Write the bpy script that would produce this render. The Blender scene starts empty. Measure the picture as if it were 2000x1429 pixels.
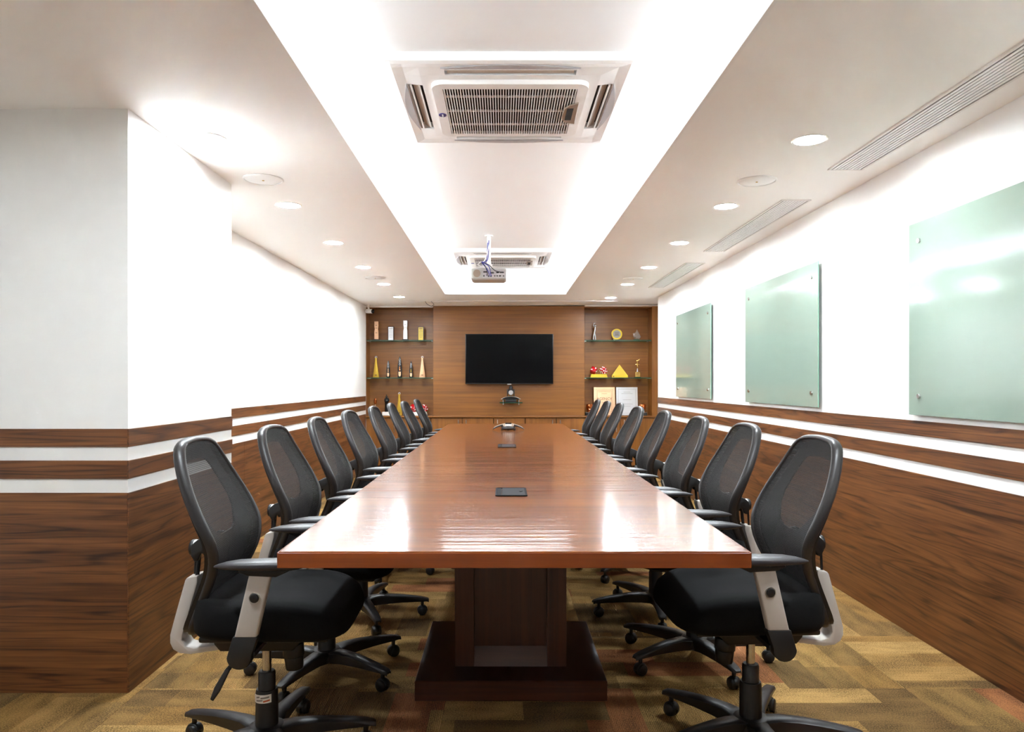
import bpy, bmesh, math, random
from mathutils import Vector, Matrix
random.seed(7)
D = bpy.data
SC = bpy.context.scene
COL = SC.collection
PI = math.pi

# ------------------------------------------------------------------ camera, world, exposure
F, CX, CY, EYE = 1440.0, 982.0, 748.0, 1.22      # focal length and vanishing point in pixels, eye height in metres
cam = D.objects.new('camera', D.cameras.new('camera'))
COL.objects.link(cam)
cam.location = (0, 0, EYE)
cam.rotation_euler = (PI / 2, 0, 0)
cam.data.sensor_width = 36.0
cam.data.lens = 36.0 * F / 2000
cam.data.shift_x = (1000 - CX) / 2000
cam.data.shift_y = (CY - 714.5) / 2000
cam.data.clip_start = 0.02
SC.camera = cam
SC.view_settings.view_transform = 'Standard'
SC.view_settings.look = 'None'
SC.view_settings.gamma = 1.0
SC.view_settings.use_curve_mapping = False
SC.view_settings.exposure = 0.25
DOWN_W = 480.0      # downlight diffuser emission
COVE_W = 34.0       # LED cove emission
w = D.worlds.new('world')
SC.world = w
w.use_nodes = True
w.node_tree.nodes['Background'].inputs[0].default_value = (0.8, 0.85, 1, 1)
w.node_tree.nodes['Background'].inputs[1].default_value = 0.02
SC.cycles.max_bounces = 12
SC.cycles.diffuse_bounces = 8
SC.cycles.sample_clamp_indirect = 0.0
SC.cycles.use_denoising = True


def P(px, py, Y):
    """pixel of the photograph at depth Y -> (X, Z)"""
    return (px - CX) * Y / F, EYE - (py - CY) * Y / F


# ------------------------------------------------------------------ materials
def srgb(r, g, b):
    def c(v):
        v /= 255.0
        return v / 12.92 if v <= 0.04045 else ((v + 0.055) / 1.055) ** 2.4
    return (c(r), c(g), c(b), 1)


def pmat(name, col, rough=0.5, metal=0.0, coat=0.0, emit=None, spec=0.5, sheen=0.0, bump=None):
    m = D.materials.new(name)
    m.use_nodes = True
    nt = m.node_tree
    p = nt.nodes['Principled BSDF']
    p.inputs['Base Color'].default_value = col if len(col) == 4 else (*col, 1)
    p.inputs['Roughness'].default_value = rough
    p.inputs['Metallic'].default_value = metal
    p.inputs['Coat Weight'].default_value = coat
    p.inputs['Specular IOR Level'].default_value = spec
    if sheen:
        p.inputs['Sheen Weight'].default_value = sheen
    if emit:
        p.inputs['Emission Color'].default_value = (*emit[0], 1)
        p.inputs['Emission Strength'].default_value = emit[1]
    # a little procedural variation and relief, so no surface is perfectly even
    tc = nt.nodes.new('ShaderNodeTexCoord')
    n = nt.nodes.new('ShaderNodeTexNoise')
    n.inputs['Scale'].default_value = bump[0] if bump else 30
    n.inputs['Detail'].default_value = 3
    nt.links.new(tc.outputs['Object'], n.inputs['Vector'])
    b = nt.nodes.new('ShaderNodeBump')
    b.inputs['Strength'].default_value = bump[1] if bump else 0.02
    b.inputs['Distance'].default_value = 0.002
    nt.links.new(n.outputs['Fac'], b.inputs['Height'])
    nt.links.new(b.outputs['Normal'], p.inputs['Normal'])
    return m


def ramp(nt, stops, interp='LINEAR'):
    r = nt.nodes.new('ShaderNodeValToRGB')
    r.color_ramp.interpolation = interp
    el = r.color_ramp.elements
    while len(el) > len(stops):
        el.remove(el[-1])
    while len(el) < len(stops):
        el.new(0.5)
    for e, (pos, c) in zip(el, stops):
        e.position = pos
        e.color = c
    return r


def wood(name, axis, stops, along=0.5, across=8.0, fine=140.0, rough=0.4, coat=0.0, ring=18.0,
         ringmix=0.35, coat_rough=0.08, bump=0.03, wave=None, spec=0.5, fineamp=0.22, thin=False):
    m = D.materials.new(name)
    m.use_nodes = True
    nt = m.node_tree
    L = nt.links.new
    p = nt.nodes['Principled BSDF']
    p.inputs['Roughness'].default_value = rough
    p.inputs['Coat Weight'].default_value = coat
    p.inputs['Coat Roughness'].default_value = coat_rough
    p.inputs['Coat IOR'].default_value = 1.42
    p.inputs['Specular IOR Level'].default_value = spec
    tc = nt.nodes.new('ShaderNodeTexCoord')

    def mapped(a, c):
        mp = nt.nodes.new('ShaderNodeMapping')
        s = [c, c, c]
        s['XYZ'.index(axis)] = a
        mp.inputs['Scale'].default_value = s
        L(tc.outputs['Object'], mp.inputs['Vector'])
        return mp

    def noise(mp, detail, rgh=0.55, dist=0.0):
        n = nt.nodes.new('ShaderNodeTexNoise')
        n.inputs['Scale'].default_value = 1
        n.inputs['Detail'].default_value = detail
        n.inputs['Roughness'].default_value = rgh
        n.inputs['Distortion'].default_value = dist
        L(mp.outputs['Vector'], n.inputs['Vector'])
        return n

    def math_(op, a, b=None, c=None):
        q = nt.nodes.new('ShaderNodeMath')
        q.operation = op
        for i, v in enumerate((a, b, c)):
            if v is None:
                continue
            if isinstance(v, (int, float)):
                q.inputs[i].default_value = v
            else:
                L(v, q.inputs[i])
        return q.outputs[0]

    big = noise(mapped(along, across), 5, 0.6, 0.5)
    flow = noise(mapped(along * 0.7, across * 0.35), 2, 0.5, 0.3)
    sn = math_('SINE', math_('MULTIPLY', flow.outputs['Fac'], ring * 2))
    ringv = math_('MULTIPLY_ADD', sn, 0.5, 0.5)
    if thin:      # narrow dark growth lines instead of broad rings
        ringv = math_('SUBTRACT', 1.0, math_('POWER', ringv, 5.0))
    fin = noise(mapped(along * 6, fine), 2)
    v = math_('ADD', math_('MULTIPLY', big.outputs['Fac'], 1 - ringmix), math_('MULTIPLY', ringv, ringmix))
    v = math_('ADD', v, math_('MULTIPLY', math_('SUBTRACT', fin.outputs['Fac'], 0.5), fineamp))
    r = ramp(nt, stops)
    L(v, r.inputs['Fac'])
    L(r.outputs['Color'], p.inputs['Base Color'])
    b = nt.nodes.new('ShaderNodeBump')
    b.inputs['Strength'].default_value = bump
    b.inputs['Distance'].default_value = 0.002
    L(fin.outputs['Fac'], b.inputs['Height'])
    L(b.outputs['Normal'], p.inputs['Normal'])
    if wave:
        wv = noise(mapped(wave[0], wave[1]), 3, 0.5)
        b2 = nt.nodes.new('ShaderNodeBump')
        b2.inputs['Strength'].default_value = 1.0
        b2.inputs['Distance'].default_value = wave[2]
        L(wv.outputs['Fac'], b2.inputs['Height'])
        L(b2.outputs['Normal'], p.inputs['Coat Normal'])
        L(b2.outputs['Normal'], p.inputs['Normal'])
    return m


WALNUT = [(0.28, srgb(50, 27, 13)), (0.44, srgb(84, 48, 23)), (0.58, srgb(107, 64, 31)), (0.80, srgb(132, 84, 43))]
TEAK = [(0.2, srgb(109, 64, 21)), (0.5, srgb(134, 83, 28)), (0.8, srgb(151, 99, 37))]
TABLE = [(0.2, srgb(106, 51, 8)), (0.5, srgb(133, 69, 10)), (0.8, srgb(152, 87, 17))]
PEDE = [(0.2, srgb(56, 27, 16)), (0.5, srgb(78, 40, 21)), (0.8, srgb(97, 50, 27))]

MAT = {}
MAT['wall'] = pmat('white_wall_paint', srgb(238, 237, 235), 0.55, bump=(180, 0.03))
MAT['ceiling'] = pmat('white_ceiling_paint', srgb(250, 248, 245), 0.7, bump=(180, 0.02))
MAT['tray'] = pmat('bright_white_tray_paint', srgb(246, 245, 244), 0.7, bump=(180, 0.02))
MAT['walnut_x'] = wood('walnut_laminate_along_x', 'X', WALNUT, along=0.75, across=26, fine=190, rough=0.42, ring=36, ringmix=0.18, fineamp=0.42, thin=True)
MAT['walnut_y'] = wood('walnut_laminate_along_y', 'Y', WALNUT, along=0.75, across=26, fine=190, rough=0.42, ring=36, ringmix=0.18, fineamp=0.42, thin=True)
MAT['teak_x'] = wood('teak_veneer_along_x', 'X', TEAK, along=0.8, across=30, fine=220, rough=0.4, ring=5, ringmix=0.15)
MAT['teak_z'] = wood('teak_veneer_along_z', 'Z', TEAK, along=0.8, across=26, fine=200, rough=0.4, ring=5, ringmix=0.15)
MAT['table'] = wood('polished_table_veneer', 'X', TABLE, along=0.8, across=20, fine=160, rough=0.3, spec=0.15, coat=1.0, ring=6,
                    ringmix=0.2, coat_rough=0.10, wave=(0.9, 32, 0.0010))
MAT['table_edge'] = wood('table_edge_wood', 'X', [(0.2, srgb(124, 52, 6)), (0.5, srgb(148, 68, 10)), (0.8, srgb(166, 82, 15))], along=0.8, across=30, rough=0.3, coat=0.4, ring=5, ringmix=0.2)
MAT['table_edge'].node_tree.nodes['Principled BSDF'].inputs['Coat Roughness'].default_value = 0.15
MAT['pede_x'] = wood('pedestal_wood_along_x', 'X', PEDE, along=0.8, across=26, rough=0.35, ring=5, ringmix=0.15)
MAT['pede_z'] = wood('pedestal_wood_along_z', 'Z', PEDE, along=0.8, across=26, rough=0.35, ring=5, ringmix=0.15)
MAT['plinth_top'] = pmat('dark_plinth_top', srgb(48, 22, 18), 0.3)
MAT['black'] = pmat('black_plastic', srgb(22, 21, 22), 0.42)
MAT['rim'] = pmat('charcoal_back_rim_plastic', srgb(40, 37, 37), 0.38)
MAT['pad'] = pmat('charcoal_arm_pad', srgb(50, 47, 50), 0.42)
MAT['base'] = pmat('black_nylon_base', srgb(32, 29, 30), 0.4)
MAT['fabric'] = pmat('black_seat_fabric', srgb(9, 9, 10), 0.9, spec=0.25, bump=(600, 0.25))
MAT['grey'] = pmat('warm_grey_plastic', srgb(192, 183, 175), 0.4)
MAT['chrome'] = pmat('chrome', (0.62, 0.62, 0.62), 0.25, 1.0)
MAT['steel'] = pmat('brushed_steel', (0.62, 0.6, 0.57), 0.28, 1.0)
MAT['white'] = pmat('white_plastic', srgb(243, 242, 240), 0.4)
MAT['offwhite'] = pmat('aged_white_plastic', srgb(234, 230, 226), 0.45)
MAT['dark'] = pmat('dark_parts_and_recess_shade', srgb(24, 20, 18), 0.8)  # dark parts; on vent and air-conditioner backings it stands for shade inside
MAT['beige'] = pmat('beige_louvre_plastic', srgb(186, 172, 158), 0.5)
MAT['lensgrey'] = pmat('grey_plastic_and_scoop_shade', srgb(176, 172, 172), 0.5)  # grey plastic; on the air-conditioner half-moons its tone stands for shade
MAT['screen'] = pmat('black_tv_screen', srgb(4, 4, 5), 0.14, spec=0.12)
MAT['bezel'] = pmat('black_gloss_bezel', srgb(12, 12, 13), 0.25)
MAT['lamp'] = pmat('lit_diffuser', (1, 1, 1), 0.5, emit=((0.91, 1.0, 1.06), DOWN_W))
MAT['cove'] = pmat('lit_led_tape', (1, 1, 1), 0.5, emit=((0.89, 1.0, 1.08), COVE_W))
MAT['board'] = pmat('mint_lacquered_glass', srgb(140, 157, 145), 0.12, coat=0.6, spec=0.6, bump=(1, 0.0))
MAT['board_edge'] = pmat('mint_glass_edge', srgb(140, 190, 168), 0.15)
MAT['gold'] = pmat('polished_gold', (0.86, 0.62, 0.20), 0.22, 1.0)
MAT['brass'] = pmat('satin_yellow_gold', srgb(200, 164, 58), 0.3, 0.6)
MAT['copper'] = pmat('satin_copper', (0.78, 0.46, 0.27), 0.3, 0.6)
MAT['copper_dark'] = pmat('glossy_copper', (0.75, 0.25, 0.08), 0.2, 1.0)
MAT['silver'] = pmat('satin_silver', (0.60, 0.59, 0.60), 0.32, 0.6)
MAT['yellow'] = pmat('yellow_plate', srgb(214, 180, 40), 0.35, 0.0)
MAT['paperwhite'] = pmat('white_card', srgb(236, 232, 226), 0.6)
MAT['red'] = pmat('glossy_red_acrylic', srgb(184, 16, 26), 0.15, coat=0.5)
MAT['pip'] = pmat('white_pip', srgb(245, 240, 236), 0.4)
MAT['maroon'] = pmat('dark_maroon_base', srgb(58, 30, 34), 0.4)
MAT['engrave'] = pmat('engraved_brown', srgb(112, 70, 38), 0.5)
MAT['engrave_grey'] = pmat('engraved_grey', srgb(138, 132, 128), 0.5)
MAT['cord_blue'] = pmat('blue_cable', srgb(52, 52, 150), 0.4)
MAT['cord_black'] = pmat('black_cable', srgb(22, 22, 24), 0.4)
MAT['badge'] = pmat('blue_badge', srgb(52, 46, 140), 0.3)
MAT['taupe'] = pmat('taupe_receiver_plastic', srgb(150, 132, 116), 0.4)
MAT['orange'] = pmat('orange_print', srgb(206, 92, 50), 0.6)
MAT['floorbase'] = pmat('carpet_backing', srgb(92, 74, 46), 0.95)


def glass_sheet(name, tint, transp):
    m = D.materials.new(name)
    m.use_nodes = True
    nt = m.node_tree
    nt.nodes.remove(nt.nodes['Principled BSDF'])
    out = nt.nodes['Material Output']
    t = nt.nodes.new('ShaderNodeBsdfTransparent')
    t.inputs[0].default_value = tint
    g = nt.nodes.new('ShaderNodeBsdfGlossy')
    g.inputs['Roughness'].default_value = 0.03
    mx = nt.nodes.new('ShaderNodeMixShader')
    mx.inputs[0].default_value = 1 - transp
    nt.links.new(t.outputs[0], mx.inputs[1])
    nt.links.new(g.outputs[0], mx.inputs[2])
    nt.links.new(mx.outputs[0], out.inputs[0])
    return m


MAT['glass'] = glass_sheet('clear_green_glass', (0.86, 0.95, 0.90, 1), 0.86)
MAT['glass_edge'] = pmat('green_glass_edge', srgb(24, 74, 54), 0.12)
MAT['crystal'] = glass_sheet('clear_crystal', (0.86, 0.86, 0.84, 1), 0.82)


def mesh_cloth():
    m = D.materials.new('black_mesh_cloth')
    m.use_nodes = True
    nt = m.node_tree
    p = nt.nodes['Principled BSDF']
    p.inputs['Base Color'].default_value = srgb(32, 30, 30)
    p.inputs['Roughness'].default_value = 0.7
    p.inputs['Specular IOR Level'].default_value = 0.3
    out = nt.nodes['Material Output']
    t = nt.nodes.new('ShaderNodeBsdfTransparent')
    mx = nt.nodes.new('ShaderNodeMixShader')
    # woven holes: fine waves, averaged to a partial see-through
    tc = nt.nodes.new('ShaderNodeTexCoord')
    wv = nt.nodes.new('ShaderNodeTexWave')
    wv.inputs['Scale'].default_value = 60
    wv.bands_direction = 'Z'
    nt.links.new(tc.outputs['Object'], wv.inputs['Vector'])
    mr = nt.nodes.new('ShaderNodeMapRange')
    mr.inputs['To Min'].default_value = 0.12
    mr.inputs['To Max'].default_value = 0.24
    nt.links.new(wv.outputs['Fac'], mr.inputs['Value'])
    nt.links.new(mr.outputs[0], mx.inputs[0])
    nt.links.new(p.outputs[0], mx.inputs[1])
    nt.links.new(t.outputs[0], mx.inputs[2])
    nt.links.new(mx.outputs[0], out.inputs[0])
    return m


MAT['mesh'] = mesh_cloth()
MAT['proj'] = pmat('pale_grey_projector_plastic', srgb(172, 170, 164), 0.45)
MAT['box'] = pmat('matt_black_power_box', srgb(24, 25, 28), 0.7, spec=0.15)
MAT['boxlid'] = pmat('dark_slate_lid', srgb(34, 36, 40), 0.6, spec=0.2)


def carpet():
    m = D.materials.new('ribbed_carpet_tile')
    m.use_nodes = True
    nt = m.node_tree
    L = nt.links.new
    p = nt.nodes['Principled BSDF']
    p.inputs['Roughness'].default_value = 0.95
    p.inputs['Specular IOR Level'].default_value = 0.15
    tc = nt.nodes.new('ShaderNodeTexCoord')
    oi = nt.nodes.new('ShaderNodeObjectInfo')
    sep = nt.nodes.new('ShaderNodeSeparateXYZ')
    L(tc.outputs['Object'], sep.inputs[0])

    def math_(op, a, b=None, c=None):
        q = nt.nodes.new('ShaderNodeMath')
        q.operation = op
        for i, v in enumerate((a, b, c)):
            if v is None:
                continue
            if isinstance(v, (int, float)):
                q.inputs[i].default_value = v
            else:
                L(v, q.inputs[i])
        return q.outputs[0]

    def comb(x, y, z):
        q = nt.nodes.new('ShaderNodeCombineXYZ')
        for i, v in enumerate((x, y, z)):
            if isinstance(v, (int, float)):
                q.inputs[i].default_value = v
            else:
                L(v, q.inputs[i])
        return q.outputs[0]

    rnd = math_('MULTIPLY', oi.outputs['Random'], 57.0)
    # bands of colour along the ribs, broken into blocks of uneven length
    bx = math_('FLOOR', math_('MULTIPLY_ADD', sep.outputs['X'], 6.56, rnd))
    wn0 = nt.nodes.new('ShaderNodeTexWhiteNoise')
    wn0.noise_dimensions = '3D'
    L(comb(bx, rnd, 3.0), wn0.inputs['Vector'])
    ys = math_('ADD', math_('MULTIPLY', sep.outputs['Y'], 2.1), math_('MULTIPLY', wn0.outputs['Value'], 9.0))
    by = math_('FLOOR', ys)
    wn = nt.nodes.new('ShaderNodeTexWhiteNoise')
    wn.noise_dimensions = '3D'
    L(comb(bx, by, rnd), wn.inputs['Vector'])
    cols = [(0.0, srgb(150, 114, 64)), (0.17, srgb(120, 93, 56)), (0.32, srgb(163, 127, 75)), (0.52, srgb(150, 97, 60)),
            (0.64, srgb(138, 107, 63)), (0.82, srgb(174, 138, 84))]
    r = ramp(nt, cols, 'CONSTANT')
    L(wn.outputs['Value'], r.inputs['Fac'])
    # loop-pile flecks and soft clouds of darker yarn, drawn out along the ribs
    nz = nt.nodes.new('ShaderNodeTexNoise')
    nz.inputs['Scale'].default_value = 190
    nz.inputs['Detail'].default_value = 2
    L(tc.outputs['Object'], nz.inputs['Vector'])
    mpc = nt.nodes.new('ShaderNodeMapping')
    mpc.inputs['Scale'].default_value = (12, 4.5, 1)
    L(tc.outputs['Object'], mpc.inputs['Vector'])
    cl = nt.nodes.new('ShaderNodeTexNoise')
    cl.noise_dimensions = '4D'
    cl.inputs['Scale'].default_value = 1
    cl.inputs['Detail'].default_value = 4
    L(mpc.outputs['Vector'], cl.inputs['Vector'])
    L(rnd, cl.inputs['W'])
    cloud = nt.nodes.new('ShaderNodeMapRange')
    cloud.inputs['From Min'].default_value = 0.38
    cloud.inputs['From Max'].default_value = 0.62
    L(cl.outputs['Fac'], cloud.inputs['Value'])
    # ribs
    rib = math_('MULTIPLY_ADD', math_('SINE', math_('MULTIPLY', sep.outputs['X'], 2 * PI / 0.0068)), 0.5, 0.5)
    ribw = math_('GREATER_THAN', math_('FRACT', math_('MULTIPLY_ADD', wn0.outputs['Value'], 7.0, rnd)), 0.4)
    ribd = math_('MULTIPLY', math_('SUBTRACT', rib, 0.5), math_('MULTIPLY_ADD', ribw, 0.35, 0.20))
    fleck = math_('MULTIPLY', math_('SUBTRACT', nz.outputs['Fac'], 0.5), math_('SUBTRACT', 2.5, cloud.outputs[0]))
    v = math_('ADD', math_('ADD', math_('MULTIPLY_ADD', cloud.outputs[0], 0.42, 0.66), ribd), fleck)
    v = math_('MAXIMUM', v, 0.15)
    mx = nt.nodes.new('ShaderNodeVectorMath')
    mx.operation = 'SCALE'
    L(r.outputs['Color'], mx.inputs[0])
    L(v, mx.inputs['Scale'])
    L(mx.outputs[0], p.inputs['Base Color'])
    b = nt.nodes.new('ShaderNodeBump')
    b.inputs['Strength'].default_value = 0.6
    b.inputs['Distance'].default_value = 0.003
    L(math_('ADD', rib, nz.outputs['Fac']), b.inputs['Height'])
    L(b.outputs['Normal'], p.inputs['Normal'])
    return m


MAT['carpet'] = carpet()


# ------------------------------------------------------------------ mesh builder
class MB:
    def __init__(self):
        self.v, self.f, self.mi = [], [], []

    def add(self, vs, fs, mi=0):
        o = len(self.v)
        self.v += [tuple(q) for q in vs]
        self.f += [tuple(i + o for i in f) for f in fs]
        self.mi += [mi] * len(fs)
        return self

    def box(self, c, s, mi=0, rot=None):
        x, y, z = s[0] / 2, s[1] / 2, s[2] / 2
        vs = [Vector((a * x, b * y, d * z)) for d in (-1, 1) for a, b in ((-1, -1), (1, -1), (1, 1), (-1, 1))]
        if rot is not None:
            vs = [rot @ q for q in vs]
        vs = [q + Vector(c) for q in vs]
        return self.add(vs, [(3, 2, 1, 0), (4, 5, 6, 7), (0, 1, 5, 4), (1, 2, 6, 5), (2, 3, 7, 6), (3, 0, 4, 7)], mi)

    def bb(self, x0, x1, y0, y1, z0, z1, mi=0):
        return self.box(((x0 + x1) / 2, (y0 + y1) / 2, (z0 + z1) / 2), (x1 - x0, y1 - y0, z1 - z0), mi)

    def prism(self, poly, axis, a, b, mi=0):
        """poly of 2-D points extruded along axis from a to b; poly coords are the two other axes in XYZ order"""
        n = len(poly)
        i = 'XYZ'.index(axis)

        def mk(p, t):
            q = list(p)
            q.insert(i, t)
            return q
        vs = [mk(p, a) for p in poly] + [mk(p, b) for p in poly]
        fs = [tuple(range(n - 1, -1, -1)), tuple(range(n, 2 * n))]
        fs += [(k, (k + 1) % n, n + (k + 1) % n, n + k) for k in range(n)]
        return self.add(vs, fs, mi)

    def cyl(self, p0, p1, r0, r1=None, n=20, mi=0, cap=True):
        r1 = r0 if r1 is None else r1
        p0, p1 = Vector(p0), Vector(p1)
        d = (p1 - p0).normalized()
        up = Vector((0, 0, 1)) if abs(d.z) < 0.9 else Vector((1, 0, 0))
        a = d.cross(up).normalized()
        b = d.cross(a)
        vs = []
        for p, r in ((p0, r0), (p1, r1)):
            vs += [p + a * (r * math.cos(2 * PI * k / n)) + b * (r * math.sin(2 * PI * k / n)) for k in range(n)]
        fs = [(k, (k + 1) % n, n + (k + 1) % n, n + k) for k in range(n)]
        if cap:
            fs += [tuple(range(n - 1, -1, -1)), tuple(range(n, 2 * n))]
        return self.add(vs, fs, mi)

    def lathe(self, prof, c=(0, 0, 0), n=24, mi=0, rot=None, cap=True):
        vs, fs = [], []
        for r, z in prof:
            for k in range(n):
                q = Vector((r * math.cos(2 * PI * k / n), r * math.sin(2 * PI * k / n), z))
                if rot is not None:
                    q = rot @ q
                vs.append(q + Vector(c))
        m = len(prof)
        for j in range(m - 1):
            for k in range(n):
                fs.append((j * n + k, j * n + (k + 1) % n, (j + 1) * n + (k + 1) % n, (j + 1) * n + k))
        if cap and prof[0][0] > 1e-6:
            fs.append(tuple(range(n - 1, -1, -1)))
        if cap and prof[-1][0] > 1e-6:
            fs.append(tuple((m - 1) * n + k for k in range(n)))
        return self.add(vs, fs, mi)

    def tube(self, pts, r, n=8, mi=0, closed=False, sc=(1, 1), ref=None):
        pts = [Vector(p) for p in pts]
        m = len(pts)
        vs, fs = [], []
        pa = None
        for i, p in enumerate(pts):
            if closed:
                d = pts[(i + 1) % m] - pts[i - 1]
            else:
                d = pts[min(i + 1, m - 1)] - pts[max(i - 1, 0)]
            d.normalize()
            if ref is not None:
                a = (Vector(ref) - d * Vector(ref).dot(d)).normalized()
            elif pa is None:
                up = Vector((0, 0, 1)) if abs(d.z) < 0.9 else Vector((1, 0, 0))
                a = d.cross(up).normalized()
            else:
                a = (pa - d * pa.dot(d)).normalized()
            pa = a
            b = d.cross(a)
            rr = r[i] if isinstance(r, (list, tuple)) else r
            for k in range(n):
                t = 2 * PI * k / n
                vs.append(p + a * (rr * sc[0] * math.cos(t)) + b * (rr * sc[1] * math.sin(t)))
        for i in range(m if closed else m - 1):
            j = (i + 1) % m
            for k in range(n):
                fs.append((i * n + k, i * n + (k + 1) % n, j * n + (k + 1) % n, j * n + k))
        if not closed:
            fs.append(tuple(range(n - 1, -1, -1)))
            fs.append(tuple((m - 1) * n + k for k in range(n)))
        return self.add(vs, fs, mi)

    def ball(self, c, r, n=16, m=10, mi=0, rot=None):
        r = (r, r, r) if isinstance(r, (int, float)) else r
        vs, fs = [], []
        for j in range(m + 1):
            t = PI * j / m
            for k in range(n):
                q = Vector((r[0] * math.sin(t) * math.cos(2 * PI * k / n), r[1] * math.sin(t) * math.sin(2 * PI * k / n),
                            r[2] * math.cos(t)))
                if rot is not None:
                    q = rot @ q
                vs.append(q + Vector(c))
        for j in range(m):
            for k in range(n):
                fs.append((j * n + k, (j + 1) * n + k, (j + 1) * n + (k + 1) % n, j * n + (k + 1) % n))
        return self.add(vs, fs, mi)

    def grid(self, fn, nu, nv, mi=0, wrap=False):
        vs = [fn(i, j) for i in range(nu) for j in range(nv)]
        fs = []
        for i in range(nu - 1):
            for j in range(nv if wrap else nv - 1):
                k = (j + 1) % nv
                fs.append((i * nv + j, i * nv + k, (i + 1) * nv + k, (i + 1) * nv + j))
        return self.add(vs, fs, mi)

    def mesh(self, name, mats, bevel=0.0, seg=2, smooth=True, angle=35, recalc=True):
        me = D.meshes.new(name)
        me.from_pydata(self.v, [], self.f)
        me.polygons.foreach_set('material_index', self.mi)
        bm = bmesh.new()
        bm.from_mesh(me)
        bmesh.ops.remove_doubles(bm, verts=bm.verts, dist=1e-5)
        if recalc:
            bmesh.ops.recalc_face_normals(bm, faces=bm.faces)
        if bevel > 0:
            ed = [e for e in bm.edges if len(e.link_faces) == 2 and e.calc_face_angle(0) > math.radians(28)]
            bmesh.ops.bevel(bm, geom=ed, offset=bevel, segments=seg, affect='EDGES', profile=0.5, clamp_overlap=True)
        bm.to_mesh(me)
        bm.free()
        for m in (mats if isinstance(mats, (list, tuple)) else [mats]):
            me.materials.append(MAT[m] if isinstance(m, str) else m)
        if smooth:
            me.shade_smooth()
            me.set_sharp_from_angle(angle=math.radians(angle))
        return me

    def obj(self, name, mats, parent=None, **kw):
        o = D.objects.new(name, self.mesh(name, mats, **kw))
        COL.objects.link(o)
        if parent is not None:
            o.parent = parent
        return o


def tag(o, label=None, cat=None, group=None, kind=None):
    for k, v in (('label', label), ('category', cat), ('group', group), ('kind', kind)):
        if v:
            o[k] = v
    return o


def thing(name, label, cat, loc=(0, 0, 0), rz=0.0, group=None):
    o = D.objects.new(name, None)
    o.empty_display_size = 0.1
    COL.objects.link(o)
    o.location = loc
    o.rotation_euler = (0, 0, rz)
    return tag(o, label, cat, group)


def struct(mb, name, mats, label, cat, **kw):
    o = mb.obj(name, mats, **kw)
    return tag(o, label, cat, None, 'structure')


def place(me, name, loc, parent=None, rz=0.0):
    o = D.objects.new(name, me)
    COL.objects.link(o)
    o.location = loc
    o.rotation_euler = (0, 0, rz)
    if parent is not None:
        o.parent = parent
    return o


def copy_tree(o, parent=None):
    c = o.copy()
    COL.objects.link(c)
    if parent is not None:
        c.parent = parent
    for ch in list(o.children):
        copy_tree(ch, c)
    return c


def text_mb(body, size, depth=0.0006):
    cu = D.curves.new('lettering', 'FONT')
    cu.body = body
    cu.size = size
    cu.align_x = 'CENTER'
    cu.align_y = 'CENTER'
    cu.extrude = depth
    cu.resolution_u = 2
    o = D.objects.new('lettering', cu)
    COL.objects.link(o)
    dg = bpy.context.evaluated_depsgraph_get()
    me = o.evaluated_get(dg).to_mesh()
    mb = MB().add([v.co.copy() for v in me.vertices], [tuple(p.vertices) for p in me.polygons])
    o.evaluated_get(dg).to_mesh_clear()
    D.objects.remove(o)
    D.curves.remove(cu)
    return mb


def xform(mb, mtx):
    mb.v = [tuple(mtx @ Vector(q)) for q in mb.v]
    return mb


def rrect(w, h, r, n=5, cx=0, cy=0):
    pts = []
    for sx, sy, a0 in ((1, 1, 0), (-1, 1, PI / 2), (-1, -1, PI), (1, -1, 1.5 * PI)):
        for k in range(n + 1):
            a = a0 + PI / 2 * k / n
            pts.append((cx + sx * (w / 2 - r) + r * math.cos(a), cy + sy * (h / 2 - r) + r * math.sin(a)))
    return pts

# ================================================================== THE ROOM
XL, XR, XC = -1.92, 1.993, -1.479            # left wall, right wall, face of the left column
Y0, YC0, YC1, YEND, YB = -1.2, 2.909, 4.018, 9.47, 10.66
TL, TR, TEND = -0.707, 0.775, 9.07           # edges of the ceiling tray
ZT = 2.56                                    # tray ceiling
ZLIP = 2.40


def cz(x):
    return 2.311 + 0.0056 * x                # lower ceiling


# floor and its carpet tiles
floor = struct(MB().bb(-2.7, 2.4, Y0 - 0.1, YB + 0.1, -0.12, -0.008), 'floor', 'floorbase',
               'brown and ochre ribbed carpet tile floor of the meeting room', 'floor', smooth=False)
TS = 0.61
TX0, TY0 = -0.22, 2.948
rects = [(-2.6, XR, 1.3, YC0), (XC, XR, YC0, YC1), (XL, XR, YC1, 10.36)]
full = {}
g = 0.0006
for i in range(-5, 5):
    for j in range(-4, 14):
        x0, y0 = TX0 + i * TS, TY0 + j * TS
        cx, cy = x0 + TS / 2, y0 + TS / 2
        turn = (i + j) % 2          # quarter-turned like a chessboard
        pieces = []
        for (a, b, c, d) in rects:
            u0, u1, v0, v1 = max(x0, a), min(x0 + TS, b), max(y0, c), min(y0 + TS, d)
            if u1 - u0 > 0.02 and v1 - v0 > 0.02:
                pieces.append((u0, u1, v0, v1))
        if not pieces:
            continue
        whole = len(pieces) == 1 and abs((pieces[0][1] - pieces[0][0]) * (pieces[0][3] - pieces[0][2]) - TS * TS) < 1e-6
        if whole and 'm' in full:
            me = full['m']
        else:
            mb = MB()
            for (u0, u1, v0, v1) in pieces:
                q = (u0 - cx + g, u1 - cx - g, v0 - cy + g, v1 - cy - g)
                if turn and not whole:      # object turned by 90 degrees: store in its own frame
                    q = (q[2], q[3], -q[1], -q[0])
                mb.bb(q[0], q[1], q[2], q[3], -0.008, 0.0)
            me = mb.mesh('carpet_tile', 'carpet', smooth=False)
            if whole:
                full['m'] = me
        place(me, 'carpet_tile', (cx, cy, 0), floor, PI / 2 if turn else 0.0)


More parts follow.
